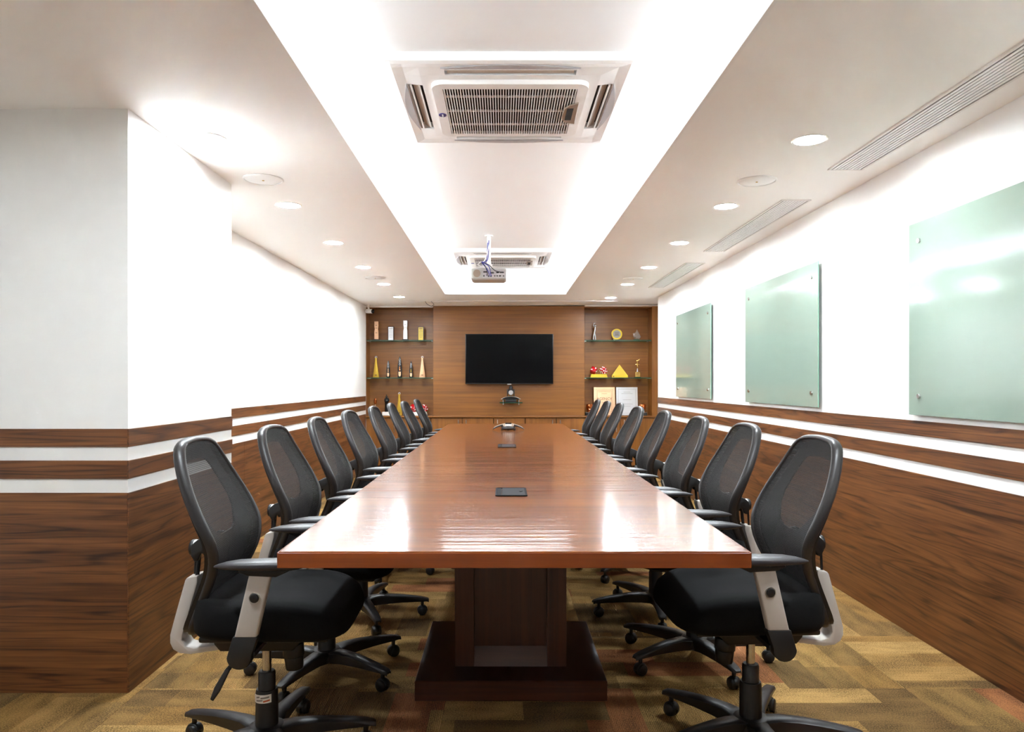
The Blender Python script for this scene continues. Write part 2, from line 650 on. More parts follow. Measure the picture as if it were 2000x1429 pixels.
# lower ceiling with round holes for the downlights
LIGHTS_L = [(-1.304, y) for y in (1.65, 3.26, 4.49, 5.69, 6.89, 8.07, 9.27)]
LIGHTS_R = [(1.386, y) for y in (1.7, 3.33, 4.58, 5.78, 7.0, 8.2, 9.48)]
HR = 0.068
ceil = MB()


def cquad(x0, x1, y0, y1):
    ceil.add([(x0, y0, cz(x0)), (x1, y0, cz(x1)), (x1, y1, cz(x1)), (x0, y1, cz(x0))], [(3, 2, 1, 0)])


def strip(x0, x1, lights, ya, yb):
    c, h = lights[0][0], 0.12
    cquad(x0, c - h, ya, yb)
    cquad(c + h, x1, ya, yb)
    y = ya
    for (_, ly) in lights:
        cquad(c - h, c + h, y, ly - h)
        n = 32
        vs = []
        for k in range(n):
            t = 2 * PI * (k + 0.5) / n - 2 * PI / n / 2
            m = max(abs(math.cos(t)), abs(math.sin(t)))
            vs.append((c + h * math.cos(t) / m, ly + h * math.sin(t) / m))
        for k in range(n):
            t = 2 * PI * k / n
            vs.append((c + HR * math.cos(t), ly + HR * math.sin(t)))
        ceil.add([(a, b, cz(a)) for a, b in vs], [(k, n + k, n + (k + 1) % n, (k + 1) % n) for k in range(n)])
        y = ly + h
    cquad(c - h, c + h, y, yb)


strip(-2.7, TL, LIGHTS_L, Y0 - 0.1, YB + 0.1)
strip(TR, 2.4, LIGHTS_R, Y0 - 0.1, YB + 0.1)
cquad(TL, TR, TEND, YB + 0.1)
cquad(TL, TR, Y0 - 0.1, -0.9)
ceiling = struct(ceil, 'ceiling', 'ceiling', 'lower beige-white ceiling band around the lit tray', 'ceiling', smooth=False, recalc=False)
tr = MB()
YT0 = -0.9
# upstand (lip) of the tray, its hidden ledge and the raised ceiling
for x, s in ((TL, -1), (TR, 1)):
    tr.bb(min(x, x + s * 0.014), max(x, x + s * 0.014), YT0, TEND, cz(x), ZLIP)
    tr.bb(min(x + s * 0.014, x + s * 0.3), max(x + s * 0.014, x + s * 0.3), YT0, TEND + 0.3, ZLIP - 0.03, ZLIP - 0.018)
    tr.bb(min(x + s * 0.3, x + s * 0.32), max(x + s * 0.3, x + s * 0.32), YT0 - 0.3, TEND + 0.3, ZLIP - 0.03, ZT)
for y, s in ((TEND, 1), (YT0, -1)):
    tr.bb(TL - 0.014, TR + 0.014, min(y, y + s * 0.014), max(y, y + s * 0.014), cz(0), ZLIP)
    tr.bb(TL - 0.3, TR + 0.3, min(y + s * 0.014, y + s * 0.3), max(y + s * 0.014, y + s * 0.3), ZLIP - 0.03, ZLIP - 0.018)
    tr.bb(TL - 0.32, TR + 0.32, min(y + s * 0.3, y + s * 0.32), max(y + s * 0.3, y + s * 0.32), ZLIP - 0.03, ZT)
tr.bb(TL - 0.32, TR + 0.32, YT0 - 0.32, TEND + 0.32, ZT, ZT + 0.02)
tray = tr.obj('tray_ceiling', 'tray', ceiling, smooth=False)
tag(tray, 'bright white raised ceiling tray lit by hidden light tape')
# LED tape on the ledge
cv = MB()
zt = ZLIP - 0.012
for x, sg in ((TL - 0.25, -1), (TR + 0.25, 1)):       # tape tilted inwards by 45 degrees
    cv.box((x, (YT0 + TEND) / 2, zt), (0.024, TEND - YT0 + 0.3, 0.004), rot=Matrix.Rotation(-sg * PI / 4, 3, 'Y'))
cv.box(((TL + TR) / 2, TEND + 0.25, zt), (TR - TL + 0.4, 0.024, 0.004), rot=Matrix.Rotation(PI / 4, 3, 'X'))
lt = cv.obj('light_tape', 'cove', ceiling, smooth=False)
tag(lt, 'white light tape hidden on the ledge round the ceiling tray')

# walls
ZW = 2.36


def bands(parent, axis, p, thick, a, b, seams):
    """walnut bands on a wall: two narrow strips and the tall dado in panels. axis = direction the wall runs"""
    lo, hi = min(p, p + thick), max(p, p + thick)
    mat = 'walnut_' + axis.lower()

    def slab(u0, u1, z0, z1, name):
        mb = MB()
        if axis == 'Y':
            mb.bb(lo, hi, u0, u1, z0, z1)
        else:
            mb.bb(u0, u1, lo, hi, z0, z1)
        mb.obj(name, mat, parent, bevel=0.0008, seg=1)
    slab(a, b, 0.969, 1.04, 'wood_band')
    slab(a, b, 0.843, 0.915, 'wood_band')
    cuts = [a] + [s for s in seams if a < s < b] + [b]
    for u0, u1 in zip(cuts, cuts[1:]):
        slab(u0 + 0.0006, u1 - 0.0006, 0.0, 0.788, 'wood_panel')


wr = struct(MB().bb(XR, XR + 0.11, Y0, YEND, 0, ZW), 'wall_right', 'wall',
            'white right wall with walnut dado and two white stripes', 'wall', smooth=False)
bands(wr, 'Y', XR, -0.006, Y0, YEND, (2.15, 4.59, 7.03))
wl = struct(MB().bb(XL - 0.11, XL, YC1, 10.348, 0, ZW), 'wall_left', 'wall',
            'white left wall with striped walnut dado behind the chairs', 'wall', smooth=False)
bands(wl, 'Y', XL, 0.006, YC1, 10.30, (5.46, 7.9))
wc = struct(MB().bb(-2.62, XC, YC0, YC1, 0, ZW), 'wall_column', 'wall',
            'white projecting column at left with walnut dado', 'wall', smooth=False)
bands(wc, 'Y', XC, 0.006, YC0 - 0.006, YC1, ())
bands(wc, 'X', YC0, -0.006, -2.6, XC + 0.0005, ())
struct(MB().bb(-2.71, -2.6, Y0, YC0, 0, ZW), 'wall_side', 'wall', 'white side wall left of the camera', 'wall', smooth=False)
struct(MB().bb(-2.71, 2.4, Y0 - 0.1, Y0, 0, ZW), 'wall_rear', 'wall', 'white wall behind the camera', 'wall', smooth=False)
struct(MB().bb(-2.1, 2.4, YB, YB + 0.1, 0, ZW), 'wall_back', 'wall', 'wall behind the wooden display unit', 'wall', smooth=False)
struct(MB().bb(2.28, 2.39, YEND, YB, 0, ZW).bb(2.1, 2.39, YEND - 0.1, YEND, 0, ZW), 'wall_recess', 'wall',
       'white wall of the recess at the far right corner', 'wall', smooth=False)
# narrow screen slot trim in the ceiling before the display unit
z = cz(0)
struct(MB().bb(-1.28, 1.52, 9.72, 9.74, z - 0.011, z - 0.001).bb(-1.28, 1.52, 9.80, 9.812, z - 0.009, z - 0.001),
       'trim_1', 'offwhite', 'long narrow slot trim in the ceiling before the display wall', 'trim')
struct(MB().bb(-1.92, -0.98, 10.36, 10.395, 2.285, 2.303).bb(1.15, 2.2, 10.36, 10.395, 2.297, 2.315), 'trim_2', 'offwhite',
       'pale ceiling trim above the two display niches', 'trim')

# downlights
ORD = ['nearest', 'second', 'third', 'fourth', 'fifth', 'farthest']
proto = None
tr_prof = [(0.0675, 0.003), (0.0675, -0.003), (0.078, -0.004), (0.080, -0.0015), (0.080, -0.0002)]
for side, L in (('left', LIGHTS_L), ('right', LIGHTS_R)):
    for k, (x, y) in enumerate(L):
        if k < 1:
            lab = 'round white downlight in the %s ceiling band, just above the frame' % side
        else:
            lab = '%s of the lit round downlights in the %s ceiling band' % (ORD[k - 1], side)
        if proto is None:
            t = proto = thing('downlight', lab, 'ceiling light', (x, y, cz(x)), 0, 'round ceiling downlights')
            MB().lathe(tr_prof, n=32, cap=False).obj('trim_ring', 'white', t)
            MB().lathe([(0.0675, -0.002), (0.0665, 0.03), (0.0665, 0.05), (0.0, 0.05)], n=32, cap=False).obj('housing', 'white', t)
            MB().lathe([(0.0, 0.004), (0.0645, 0.004), (0.0645, 0.0225), (0.0, 0.0225)], n=32).obj('diffuser', 'lamp', t)
        else:
            t = copy_tree(proto)
            t.location = (x, y, cz(x))
            t['label'] = lab

# round ceiling speakers
proto = None
for x, y, lab in ((1.378, 4.0, 'round white ceiling speaker at right near the long air vent'),
                  (-1.272, 3.915, 'round white ceiling speaker at left beside the column'),
                  (1.367, 7.73, 'far round ceiling speaker among the right downlights'),
                  (-1.308, 7.56, 'far round ceiling speaker among the left downlights')):
    if proto is None:
        t = proto = thing('ceiling_speaker', lab, 'speaker', (x, y, cz(x)), 0, 'round ceiling speakers')
        MB().lathe([(0.104, -0.0004), (0.106, -0.004), (0.101, -0.009), (0.096, -0.0075), (0.096, -0.003), (0.0, -0.003)], n=40).obj('rim', 'white', t)
        MB().lathe([(0.0955, -0.0035), (0.09, -0.007), (0.0, -0.008)], n=40).obj('grille', 'white', t)
        MB().lathe([(0.006, -0.008), (0.006, -0.0105), (0.0, -0.011)], n=12).obj('centre_stud', 'brass', t)
    else:
        t = copy_tree(proto)
        t.location = (x, y, cz(x))
        t['label'] = lab

# linear air vents in the right ceiling band
slat_me = MB().bb(-0.0060, 0.0060, -0.85, 0.85, -0.0065, -0.0035).mesh('slat', 'white', smooth=False)
for y0, y1, lab in ((2.07, 3.79, 'nearest long slatted air vent in the right ceiling, cut by the frame'),
                    (4.425, 6.14, 'middle slatted air vent in the right ceiling band'),
                    (6.74, 8.47, 'farthest slatted air vent in the right ceiling band')):
    cx, cy = 1.7615, (y0 + y1) / 2
    t = thing('air_vent', lab, 'air vent', (cx, cy, cz(cx)), 0, 'linear ceiling air vents')
    W, H = 0.083, (y1 - y0) / 2
    fr = MB()
    for s in (-1, 1):
        fr.bb(s * W - 0.006, s * W + 0.006, -H, H, -0.007, 0.0008)
        fr.bb(-W - 0.006, W + 0.006, s * H - 0.006, s * H + 0.006, -0.007, 0.0008)
    fr.obj('frame', 'offwhite', t, smooth=False)
    MB().bb(-W, W, -H, H, -0.0022, -0.0012).obj('backing', 'dark', t, smooth=False)  # dark sheet standing for shade inside the vent, no opening behind it
    for k in range(8):
        place(slat_me, 'slat', (-0.0623 + 0.0178 * k, 0, 0), t)

# ------------------------------------------------------------------ glass boards on the right wall
for y0, y1, lab in ((2.19, 3.568, 'nearest mint green glass board on the right wall, cut by the frame'),
                    (4.60, 5.975, 'middle mint green glass writing board on the right wall'),
                    (6.97, 8.365, 'farthest mint green glass writing board, near the display niche')):
    t = thing('glass_board', lab, 'glass board', (XR, (y0 + y1) / 2, 1.525), 0, 'glass writing boards')
    h = (y1 - y0) / 2
    p = MB().bb(-0.028, -0.020, -h, h, -0.457, 0.457)
    p.mi = [1, 1, 1, 0, 1, 0]
    p.obj('pane', ['board', 'board_edge'], t, bevel=0.0008, seg=1)
    for sy in (-1, 1):
        for sz in (-1, 1):
            c = Vector((0, sy * (h - 0.09), sz * 0.367))
            MB().cyl(c + Vector((0, 0, 0)), c + Vector((-0.020, 0, 0)), 0.009, n=16).cyl(c + Vector((-0.028, 0, 0)), c + Vector((-0.036, 0, 0)), 0.0125, 0.0115, n=20).obj('standoff', 'chrome', t)

# ------------------------------------------------------------------ cassette air conditioners
def air_conditioner(x, y, lab, full_detail):
    t = thing('ceiling_air_conditioner', lab, 'air conditioner', (x, y, ZT), 0, 'cassette air conditioners')
    t.scale = (1.055, 1.055, 1.055)
    S = 0.485
    br = [-S, -S + 0.018, -0.425, -0.362, -0.262, 0.262, 0.362, 0.425, S - 0.018, S]
    b = MB()

    def zz(px, py):
        m = max(abs(px), abs(py))
        return -0.034 if m > S - 0.001 else (-0.040 if m > S - 0.03 else (-0.034 if m > 0.40 else -0.040))
    n = len(br)
    for i in range(n - 1):
        for j in range(n - 1):
            mx, my = (br[i] + br[i + 1]) / 2, (br[j] + br[j + 1]) / 2
            ax, ay = abs(mx), abs(my)
            if (ax < 0.262 and 0.362 < ay < 0.425) or (ay < 0.262 and 0.362 < ax < 0.425) or (ax < 0.3 and ay < 0.3):
                continue
            q = [(br[i], br[j]), (br[i + 1], br[j]), (br[i + 1], br[j + 1]), (br[i], br[j + 1])]
            b.add([(u, v, zz(u, v)) for u, v in q], [(3, 2, 1, 0)])
    for a, c in (((-S, -S), (S, -S)), ((S, -S), (S, S)), ((S, S), (-S, S)), ((-S, S), (-S, -S))):
        b.add([(*a, -0.034), (*c, -0.034), (*c, 0.0), (*a, 0.0)], [(0, 1, 2, 3)])
    # inner returns of the four outlet slots
    for rot in range(4):
        m = Matrix.Rotation(rot * PI / 2, 4, 'Z')
        for (u0, v0, u1, v1) in ((-0.262, 0.362, 0.262, 0.362), (0.262, 0.425, -0.262, 0.425), (0.262, 0.362, 0.262, 0.425), (-0.262, 0.425, -0.262, 0.362)):
            za, zb = -0.034 if v0 > 0.4 else -0.040, -0.034 if v1 > 0.4 else -0.040
            b.add([m @ Vector((u0, v0, za)), m @ Vector((u1, v1, zb)), m @ Vector((u1, v1, -0.004)), m @ Vector((u0, v0, -0.004))], [(0, 1, 2, 3)])
    b.obj('bezel', 'white', t, smooth=False)
    for rot in range(4):
        m = Matrix.Rotation(rot * PI / 2, 4, 'Z')
        xform(MB().bb(-0.262, 0.262, 0.362, 0.425, -0.006, -0.003), m).obj('outlet_shade_sheet', 'dark', t, smooth=False)  # flat dark sheet in place of the shade deep in the slot
        lou = MB().box((0, 0.390, -0.026), (0.505, 0.036, 0.004), rot=Matrix.Rotation(0.5, 3, 'X'))
        xform(lou, m).obj('louvre', 'beige', t, smooth=False)
        rail = MB().bb(-0.262, 0.262, 0.4085, 0.4145, -0.040, -0.030)
        xform(rail, m).obj('louvre_rail', 'white', t, smooth=False)
        pts = [(-0.275 + 0.55 * k / 16, 0.427 + 0.034 * math.sin(PI * k / 16)) for k in range(17)]
        lens = xform(MB().prism([(a, c) for a, c in pts], 'Z', -0.0425, -0.036), m)
        lens.obj('scoop_shade_plate', 'lensgrey', t, smooth=False)  # raised grey plate, its colour imitates the shade of a scooped hollow
    # intake panel with its grille
    pa = MB()
    outer = rrect(0.65, 0.64, 0.05)
    N = len(outer)
    hx, hy = 0.279, 0.272

    def inner_pt(p):
        s = min(hx / abs(p[0]) if abs(p[0]) > 1e-6 else 9, hy / abs(p[1]) if abs(p[1]) > 1e-6 else 9)
        return (p[0] * s, p[1] * s)
    inn = [inner_pt(p) for p in outer]
    # make sure the four corners are in the inner loop
    for sx in (-1, 1):
        for sy in (-1, 1):
            k = min(range(N), key=lambda q: (inn[q][0] - sx * hx) ** 2 + (inn[q][1] - sy * hy) ** 2)
            inn[k] = (sx * hx, sy * hy)
    vs = [(*p, -0.036) for p in outer] + [(p[0] * 0.992, p[1] * 0.992, -0.058) for p in outer] + [(*p, -0.060) for p in inn] + [(*p, -0.044) for p in inn]
    fs = []
    for r in range(3):
        fs += [(r * N + k, r * N + (k + 1) % N, (r + 1) * N + (k + 1) % N, (r + 1) * N + k) for k in range(N)]
    pa.add(vs, fs).obj('intake_panel', 'offwhite', t, smooth=True, angle=25)
    MB().bb(-hx, hx, -hy, hy, -0.045, -0.043).obj('intake_backing', 'dark', t, smooth=False)  # dark sheet coloured as the shade behind the grille bars
    bar = MB().bb(-0.0018, 0.0018, -hy, hy, -0.0605, -0.050).mesh('grille_bar', 'white', smooth=False)
    nb = 50
    for k in range(nb):
        place(bar, 'grille_bar', (-hx + 2 * hx * (k + 0.5) / nb, 0, 0), t)
    cb = MB().bb(-hx, hx, -0.004, 0.004, -0.055, -0.048).mesh('cross_bar', 'offwhite', smooth=False)
    for yy in (-0.175, -0.01, 0.16):
        place(cb, 'cross_bar', (0, yy, 0), t)
    # receiver window at the right edge of the grille
    rc = [(0.297, -0.13), (0.262, -0.105), (0.242, -0.07), (0.235, 0.0), (0.238, 0.06), (0.255, 0.10), (0.302, 0.12)]
    r = MB().prism(rc, 'Z', -0.066, -0.0595).obj('receiver_panel', 'taupe', t, bevel=0.001, seg=1)
    MB().bb(0.252, 0.280, -0.075, 0.065, -0.0675, -0.066).obj('receiver_window', 'dark', r, smooth=False)
    bd = MB().lathe([(0.0, -0.0625), (0.021, -0.0622), (0.022, -0.0598)], n=28)
    bd.v = [(a * 0.8, c, d) for a, c, d in bd.v]
    bo = xform(bd, Matrix.Translation((-0.302, 0.02, 0))).obj('badge', 'badge', t)
    if full_detail:
        tx = text_mb('Carrier', 0.011)
        m = Matrix.Translation((-0.302, 0.02, -0.0632)) @ Matrix.Rotation(PI / 2, 4, 'Z') @ Matrix.Rotation(PI, 4, 'Y')
        xform(tx, m).obj('badge_lettering', 'pip', bo, smooth=False)
    return t


air_conditioner(0.0322, 3.491, 'large white ceiling cassette air conditioner nearest the camera', True)
air_conditioner(-0.002, 7.84, 'far ceiling cassette air conditioner behind the projector', False)

# ================================================================== TABLE
TXC, TZ = 0.0315, 0.760
TY0, TY1, TYM = 2.013, 8.385, 5.2
table = thing('conference_table', 'long glossy reddish-brown wooden conference table down the middle of the room', 'table', (TXC, TYM, 0))
TW = 0.6465
for y0, y1 in ((TY0, 3.154), (3.154, 5.517), (5.517, TY1)):
    a, b = y0 - TYM + (0.0006 if y0 > 2.1 else 0), y1 - TYM - 0.0006
    m = MB().bb(-TW + 0.002, TW - 0.002, a + (0.002 if y0 < 2.1 else 0), b, TZ - 0.044, TZ)
    m.obj('tabletop_panel', 'table', table, bevel=0.0025, seg=2, angle=15)
ed = MB()
ed.bb(-TW, TW, TY0 - 0.002 - TYM, TY0 + 0.002 - TYM, TZ - 0.04455, TZ - 0.003)
ed.obj('front_edge_band', 'table_edge', table, bevel=0.001, seg=1)
for s in (-1, 1):
    MB().bb(s * TW - 0.002, s * TW + 0.002, TY0 + 0.002 - TYM, TY1 - TYM, TZ - 0.04455, TZ - 0.003).obj('side_edge_band', 'table_edge', table, smooth=False)
for cy in (3.185, 5.2, 7.2):
    dy = cy - TYM
    pl = MB().bb(-0.37, 0.37, dy - 0.356, dy + 0.356, 0.0, 0.0765).obj('plinth', 'pede_x', table, bevel=0.002, seg=1)
    MB().bb(-0.366, 0.366, dy - 0.352, dy + 0.352, 0.0765, 0.0785).obj('plinth_top', 'plinth_top', pl, smooth=False)
    cw, cd, ins = 0.225, 0.215, 0.03
    col = MB().bb(-cw + ins, cw - ins, dy - cd + ins, dy + cd - ins, 0.0785, TZ - 0.0445)
    co = col.obj('pedestal', 'pede_z', table, smooth=False)
    st = MB()
    fw = 0.078
    for s in (-1, 1):
        y = dy + s * cd
        lo, hi = min(y, y - s * ins), max(y, y - s * ins)
        for q in (-1, 1):
            st.bb(min(q * cw, q * (cw - fw)), max(q * cw, q * (cw - fw)), lo, hi, 0.0785, TZ - 0.0445)
        for q in (-1, 1):
            x = q * cw
            st.bb(min(x, x - q * ins), max(x, x - q * ins), dy - cd + ins, dy + cd - ins, 0.0785, TZ - 0.0445)
    st.obj('pedestal_stile', 'pede_z', co, bevel=0.0015, seg=1)
    for s in (-1, 1):   # bevelled lower rail
        y = dy + s * cd
        yi = y - s * ins
        f = cw - fw
        b = MB().add([(-cw + 0.004, y - s * 0.0005, 0.079), (cw - 0.004, y - s * 0.0005, 0.079), (f, yi + s * 0.001, 0.152), (-f, yi + s * 0.001, 0.152), (-f, yi, 0.079), (f, yi, 0.079)],
                     [(0, 1, 2, 3), (0, 3, 4), (1, 5, 2), (3, 2, 5, 4), (0, 4, 5, 1)])
        b.obj('lower_rail', 'pede_x', co, smooth=False)

# power boxes let into the table
for x, y, w_, d_, lab in ((0.035, 3.106, 0.123, 0.215, 'black flip-lid power box let into the near part of the table'),
                          (0.030, 5.39, 0.123, 0.24, 'dark power box in the table before the conference phone')):
    t = thing('power_box', lab, 'power box', (x, y, TZ), 0, 'table power boxes')
    fr = MB()
    for s in (-1, 1):
        fr.bb(s * w_ / 2 - 0.004, s * w_ / 2 + 0.004, -d_ / 2, d_ / 2, 0.0, 0.005)
        fr.bb(-w_ / 2, w_ / 2, s * d_ / 2 - 0.004, s * d_ / 2 + 0.004, 0.0, 0.005)
    fr.obj('frame', 'box', t, bevel=0.001, seg=1)
    MB().bb(-w_ / 2 + 0.024, w_ / 2 - 0.004, -d_ / 2 + 0.006, d_ / 2 - 0.006, 0.0, 0.0045).obj('lid', 'boxlid', t, bevel=0.001, seg=1)
    MB().bb(-w_ / 2 + 0.004, -w_ / 2 + 0.022, -d_ / 2 + 0.006, d_ / 2 - 0.006, 0.0, 0.0035).obj('hinge_strip', 'box', t, smooth=False)
    MB().cyl((w_ / 2 - 0.02, 0, 0.0045), (w_ / 2 - 0.02, 0, 0.0065), 0.007, n=14).obj('latch', 'rim', t)

# conference phone: three arched arms round an oval hub
t = thing('conference_phone', 'grey three-armed conference phone at the far end of the table', 'phone', (0.055, 7.26, TZ))
hub = MB().lathe([(0.0, 0.006), (0.062, 0.006), (0.074, 0.018), (0.068, 0.036), (0.05, 0.044), (0.0, 0.046)], n=28)
hub.obj('hub', 'rim', t)
for k, ang in enumerate((-0.10, PI + 0.10, PI / 2)):
    pts = []
    for i in range(12):
        s = i / 11
        r = 0.155 * s
        pts.append((r * math.cos(ang), r * math.sin(ang), 0.052 - 0.043 * s ** 2.2))
    side = (-math.sin(ang), math.cos(ang), 0)
    MB().tube(pts, [0.034 - 0.021 * (i / 11) for i in range(12)], n=12, sc=(1.0, 0.36), ref=side).obj('arm', 'black', t)
    MB().tube([(p[0], p[1], p[2] + 0.0085) for p in pts[:-1]], [0.022 - 0.012 * (i / 10) for i in range(11)], n=10, sc=(1.0, 0.26), ref=side).obj('arm_trim', 'taupe', t)
fp = xform(MB().lathe([(0.0, -0.004), (0.052, -0.004), (0.055, 0.0), (0.050, 0.004), (0.0, 0.005)], n=30), Matrix.Translation((0, -0.034, 0.050)) @ Matrix.Rotation(0.62, 4, 'X') @ Matrix.Diagonal((1, 0.62, 1, 1)))
fp.obj('front_plate', 'taupe', t)
tilt_ = Matrix.Translation((0, -0.034, 0.0555)) @ Matrix.Rotation(0.62, 4, 'X')
xform(MB().bb(-0.030, 0.030, 0.006, 0.024, -0.002, 0.002), tilt_).obj('display', 'bezel', t)
kb = MB()
for i in range(4):
    for j in range(3):
        kb.box((-0.024 + 0.016 * i, -0.002 - 0.009 * j, 0.0), (0.011, 0.006, 0.004))
xform(kb, tilt_).obj('keypad', 'white', t)
MB().cyl((-0.06, 0, 0.0), (-0.06, 0, 0.012), 0.012).cyl((0.06, 0, 0.0), (0.06, 0, 0.012), 0.012).cyl((0, 0.06, 0.0), (0, 0.06, 0.012), 0.012).obj('foot', 'black', t)

# ================================================================== CHAIRS (built facing +x)
def cat1(xs, ys, x):
    """smooth interpolation through control points"""
    n = len(xs)
    if x <= xs[0]:
        return ys[0] + (ys[1] - ys[0]) * (x - xs[0]) / (xs[1] - xs[0])
    if x >= xs[-1]:
        return ys[-1] + (ys[-1] - ys[-2]) * (x - xs[-1]) / (xs[-1] - xs[-2])
    i = max(k for k in range(n - 1) if xs[k] <= x)
    t = (x - xs[i]) / (xs[i + 1] - xs[i])
    m = []
    for k in (i, i + 1):
        a, b = max(k - 1, 0), min(k + 1, n - 1)
        m.append((ys[b] - ys[a]) / (xs[b] - xs[a]) * (xs[i + 1] - xs[i]))
    t2, t3 = t * t, t * t * t
    return (2 * t3 - 3 * t2 + 1) * ys[i] + (t3 - 2 * t2 + t) * m[0] + (-2 * t3 + 3 * t2) * ys[i + 1] + (t3 - t2) * m[1]


PZ = [0.42, 0.47, 0.52, 0.58, 0.64, 0.69, 0.74, 0.80, 0.88, 0.96, 1.06]
PX = [-0.192, -0.178, -0.158, -0.132, -0.108, -0.099, -0.106, -0.133, -0.172, -0.205, -0.236]


def bx(u, z_):
    return cat1(PZ, PX, z_) + 0.30 * u * u


HALF = [(0.0, 0.440), (0.09, 0.440), (0.130, 0.446), (0.150, 0.468), (0.158, 0.52), (0.174, 0.6), (0.200, 0.68), (0.217, 0.74),
        (0.222, 0.785), (0.215, 0.845), (0.197, 0.90), (0.174, 0.95), (0.152, 0.99), (0.130, 1.016), (0.098, 1.030), (0.05, 1.036), (0.0, 1.038)]


def outline(n_each=40):
    # resample the half outline by length, smooth, then mirror
    seg = [0.0]
    for a, b in zip(HALF, HALF[1:]):
        seg.append(seg[-1] + math.dist(a, b))
    us, zs = [p[0] for p in HALF], [p[1] for p in HALF]
    right = [(max(0.0, cat1(seg, us, seg[-1] * k / n_each)), cat1(seg, zs, seg[-1] * k / n_each)) for k in range(n_each + 1)]
    left = [(-u, z_) for u, z_ in right[-2:0:-1]]
    return right + left


OUT = outline()
CEN = (0.0, 0.84)


def make_chair():
    t = thing('office_chair', 'chair', 'chair', (0, 0, 0), 0, 'black mesh office chairs round the table')
    N = len(OUT)
    # mesh cloth
    rings = [0.0, 0.12, 0.25, 0.4, 0.55, 0.7, 0.82, 0.92, 1.0]

    def mp(i, j):
        s = rings[i]
        u, z_ = CEN[0] + s * (OUT[j][0] - CEN[0]), CEN[1] + s * (OUT[j][1] - CEN[1])
        return (bx(u, z_), u, z_)
    MB().grid(mp, len(rings), N, wrap=True).obj('backrest_mesh', 'mesh', t, angle=180)
    # outer rim
    rim = [(bx(u, z_) - 0.011, u * 0.992, CEN[1] + (z_ - CEN[1]) * 0.993) for u, z_ in OUT]
    MB().tube(rim, [0.0075 + 0.0035 * min(1, max(0, (z_ - 0.5) / 0.2)) for u, z_ in OUT], n=12, closed=True, sc=(1.6, 0.9), ref=(1, 0, 0)).obj('backrest_rim', 'rim', t, angle=60)
    # rear shell with its window
    WP = [(0.0, 0.735), (0.05, 0.738), (0.085, 0.752), (0.128, 0.80), (0.138, 0.84), (0.128, 0.89), (0.106, 0.945), (0.085, 0.966), (0.03, 0.972)]
    WP = WP + [(0.0, 0.972)] + [(-a, b) for a, b in WP[:0:-1]]

    def win(j):
        u, z_ = OUT[j]
        dx, dz = u - CEN[0], z_ - CEN[1]
        best = None
        for (ax, az), (bx_, bz) in zip(WP, WP[1:] + WP[:1]):
            ex, ez = bx_ - ax, bz - az
            den = dx * ez - dz * ex
            if abs(den) < 1e-12:
                continue
            qx, qz = ax - CEN[0], az - CEN[1]
            tt = (qx * ez - qz * ex) / den
            ss = (qx * dz - qz * dx) / den
            if tt > 0 and -1e-6 <= ss <= 1 + 1e-6 and (best is None or tt > best):
                best = tt
        return (CEN[0] + best * dx, CEN[1] + best * dz)
    WIN = [win(j) for j in range(N)]

    def sp(off):
        def f(i, j):
            s = i / 6
            u = WIN[j][0] + s * (OUT[j][0] * 0.985 - WIN[j][0])
            z_ = WIN[j][1] + s * (CEN[1] + (OUT[j][1] - CEN[1]) * 0.985 - WIN[j][1])
            return (bx(u, z_) - off - 0.008 * min(1, max(0, (0.84 - z_) / 0.16)) * s, u, z_)
        return f
    sh = MB().grid(sp(0.026), 7, N, wrap=True).grid(sp(0.032), 7, N, wrap=True)
    o2 = 7 * N
    for j in range(N):
        k = (j + 1) % N
        sh.f.append((j, k, o2 + k, o2 + j))
        sh.mi.append(0)
    sk = [[(bx(u, z_) - 0.008, u * 0.988, CEN[1] + (z_ - CEN[1]) * 0.988) for u, z_ in OUT], [sp(0.032)(6, j) for j in range(N)]]
    sh.grid(lambda i, j: sk[i][j], 2, N, wrap=True)
    sh.obj('backrest_shell', 'black', t, angle=50)
    # lumbar bracket, knob and rod behind the back
    for s in (-1, 1):
        MB().prism([(-0.135, 0.728), (-0.170, 0.732), (-0.208, 0.718), (-0.226, 0.702), (-0.227, 0.668), (-0.216, 0.648), (-0.206, 0.652), (-0.196, 0.676), (-0.182, 0.672), (-0.172, 0.62), (-0.140, 0.60), (-0.132, 0.66)],
                   'Y', s * 0.040 - 0.010, s * 0.040 + 0.010).obj('lumbar_bracket', 'black', t, bevel=0.003, seg=2)
    MB().bb(-0.226, -0.204, -0.04, 0.04, 0.668, 0.700).obj('lumbar_crossbar', 'black', t, bevel=0.005)
    kn = MB().cyl((-0.222, 0, 0.684), (-0.234, 0, 0.684), 0.026, n=24).obj('knob_collar', 'white', t, bevel=0.002)
    MB().cyl((-0.234, 0, 0.684), (-0.246, 0, 0.684), 0.027, 0.025, n=24).obj('knob', 'black', kn, bevel=0.003)
    MB().cyl((-0.234, 0.012, 0.67), (-0.238, 0.012, 0.588), 0.0045, n=8).cyl((-0.214, -0.012, 0.67), (-0.222, -0.012, 0.588), 0.007, n=8).obj('back_rod', 'black', t)
    # grey L-shaped spine
    spn = [(-0.213, 0.600), (-0.246, 0.594), (-0.252, 0.585), (-0.284, 0.470), (-0.300, 0.410), (-0.300, 0.385), (-0.290, 0.364), (-0.270, 0.352), (-0.235, 0.348), (-0.150, 0.360), (-0.120, 0.372),
           (-0.120, 0.384), (-0.225, 0.368), (-0.250, 0.374), (-0.262, 0.392), (-0.260, 0.412), (-0.212, 0.580)]
    MB().prism(spn, 'Y', -0.036, 0.036).obj('back_spine', 'grey', t, bevel=0.004, seg=2)
    # seat cushion
    K = 44
    plan = []
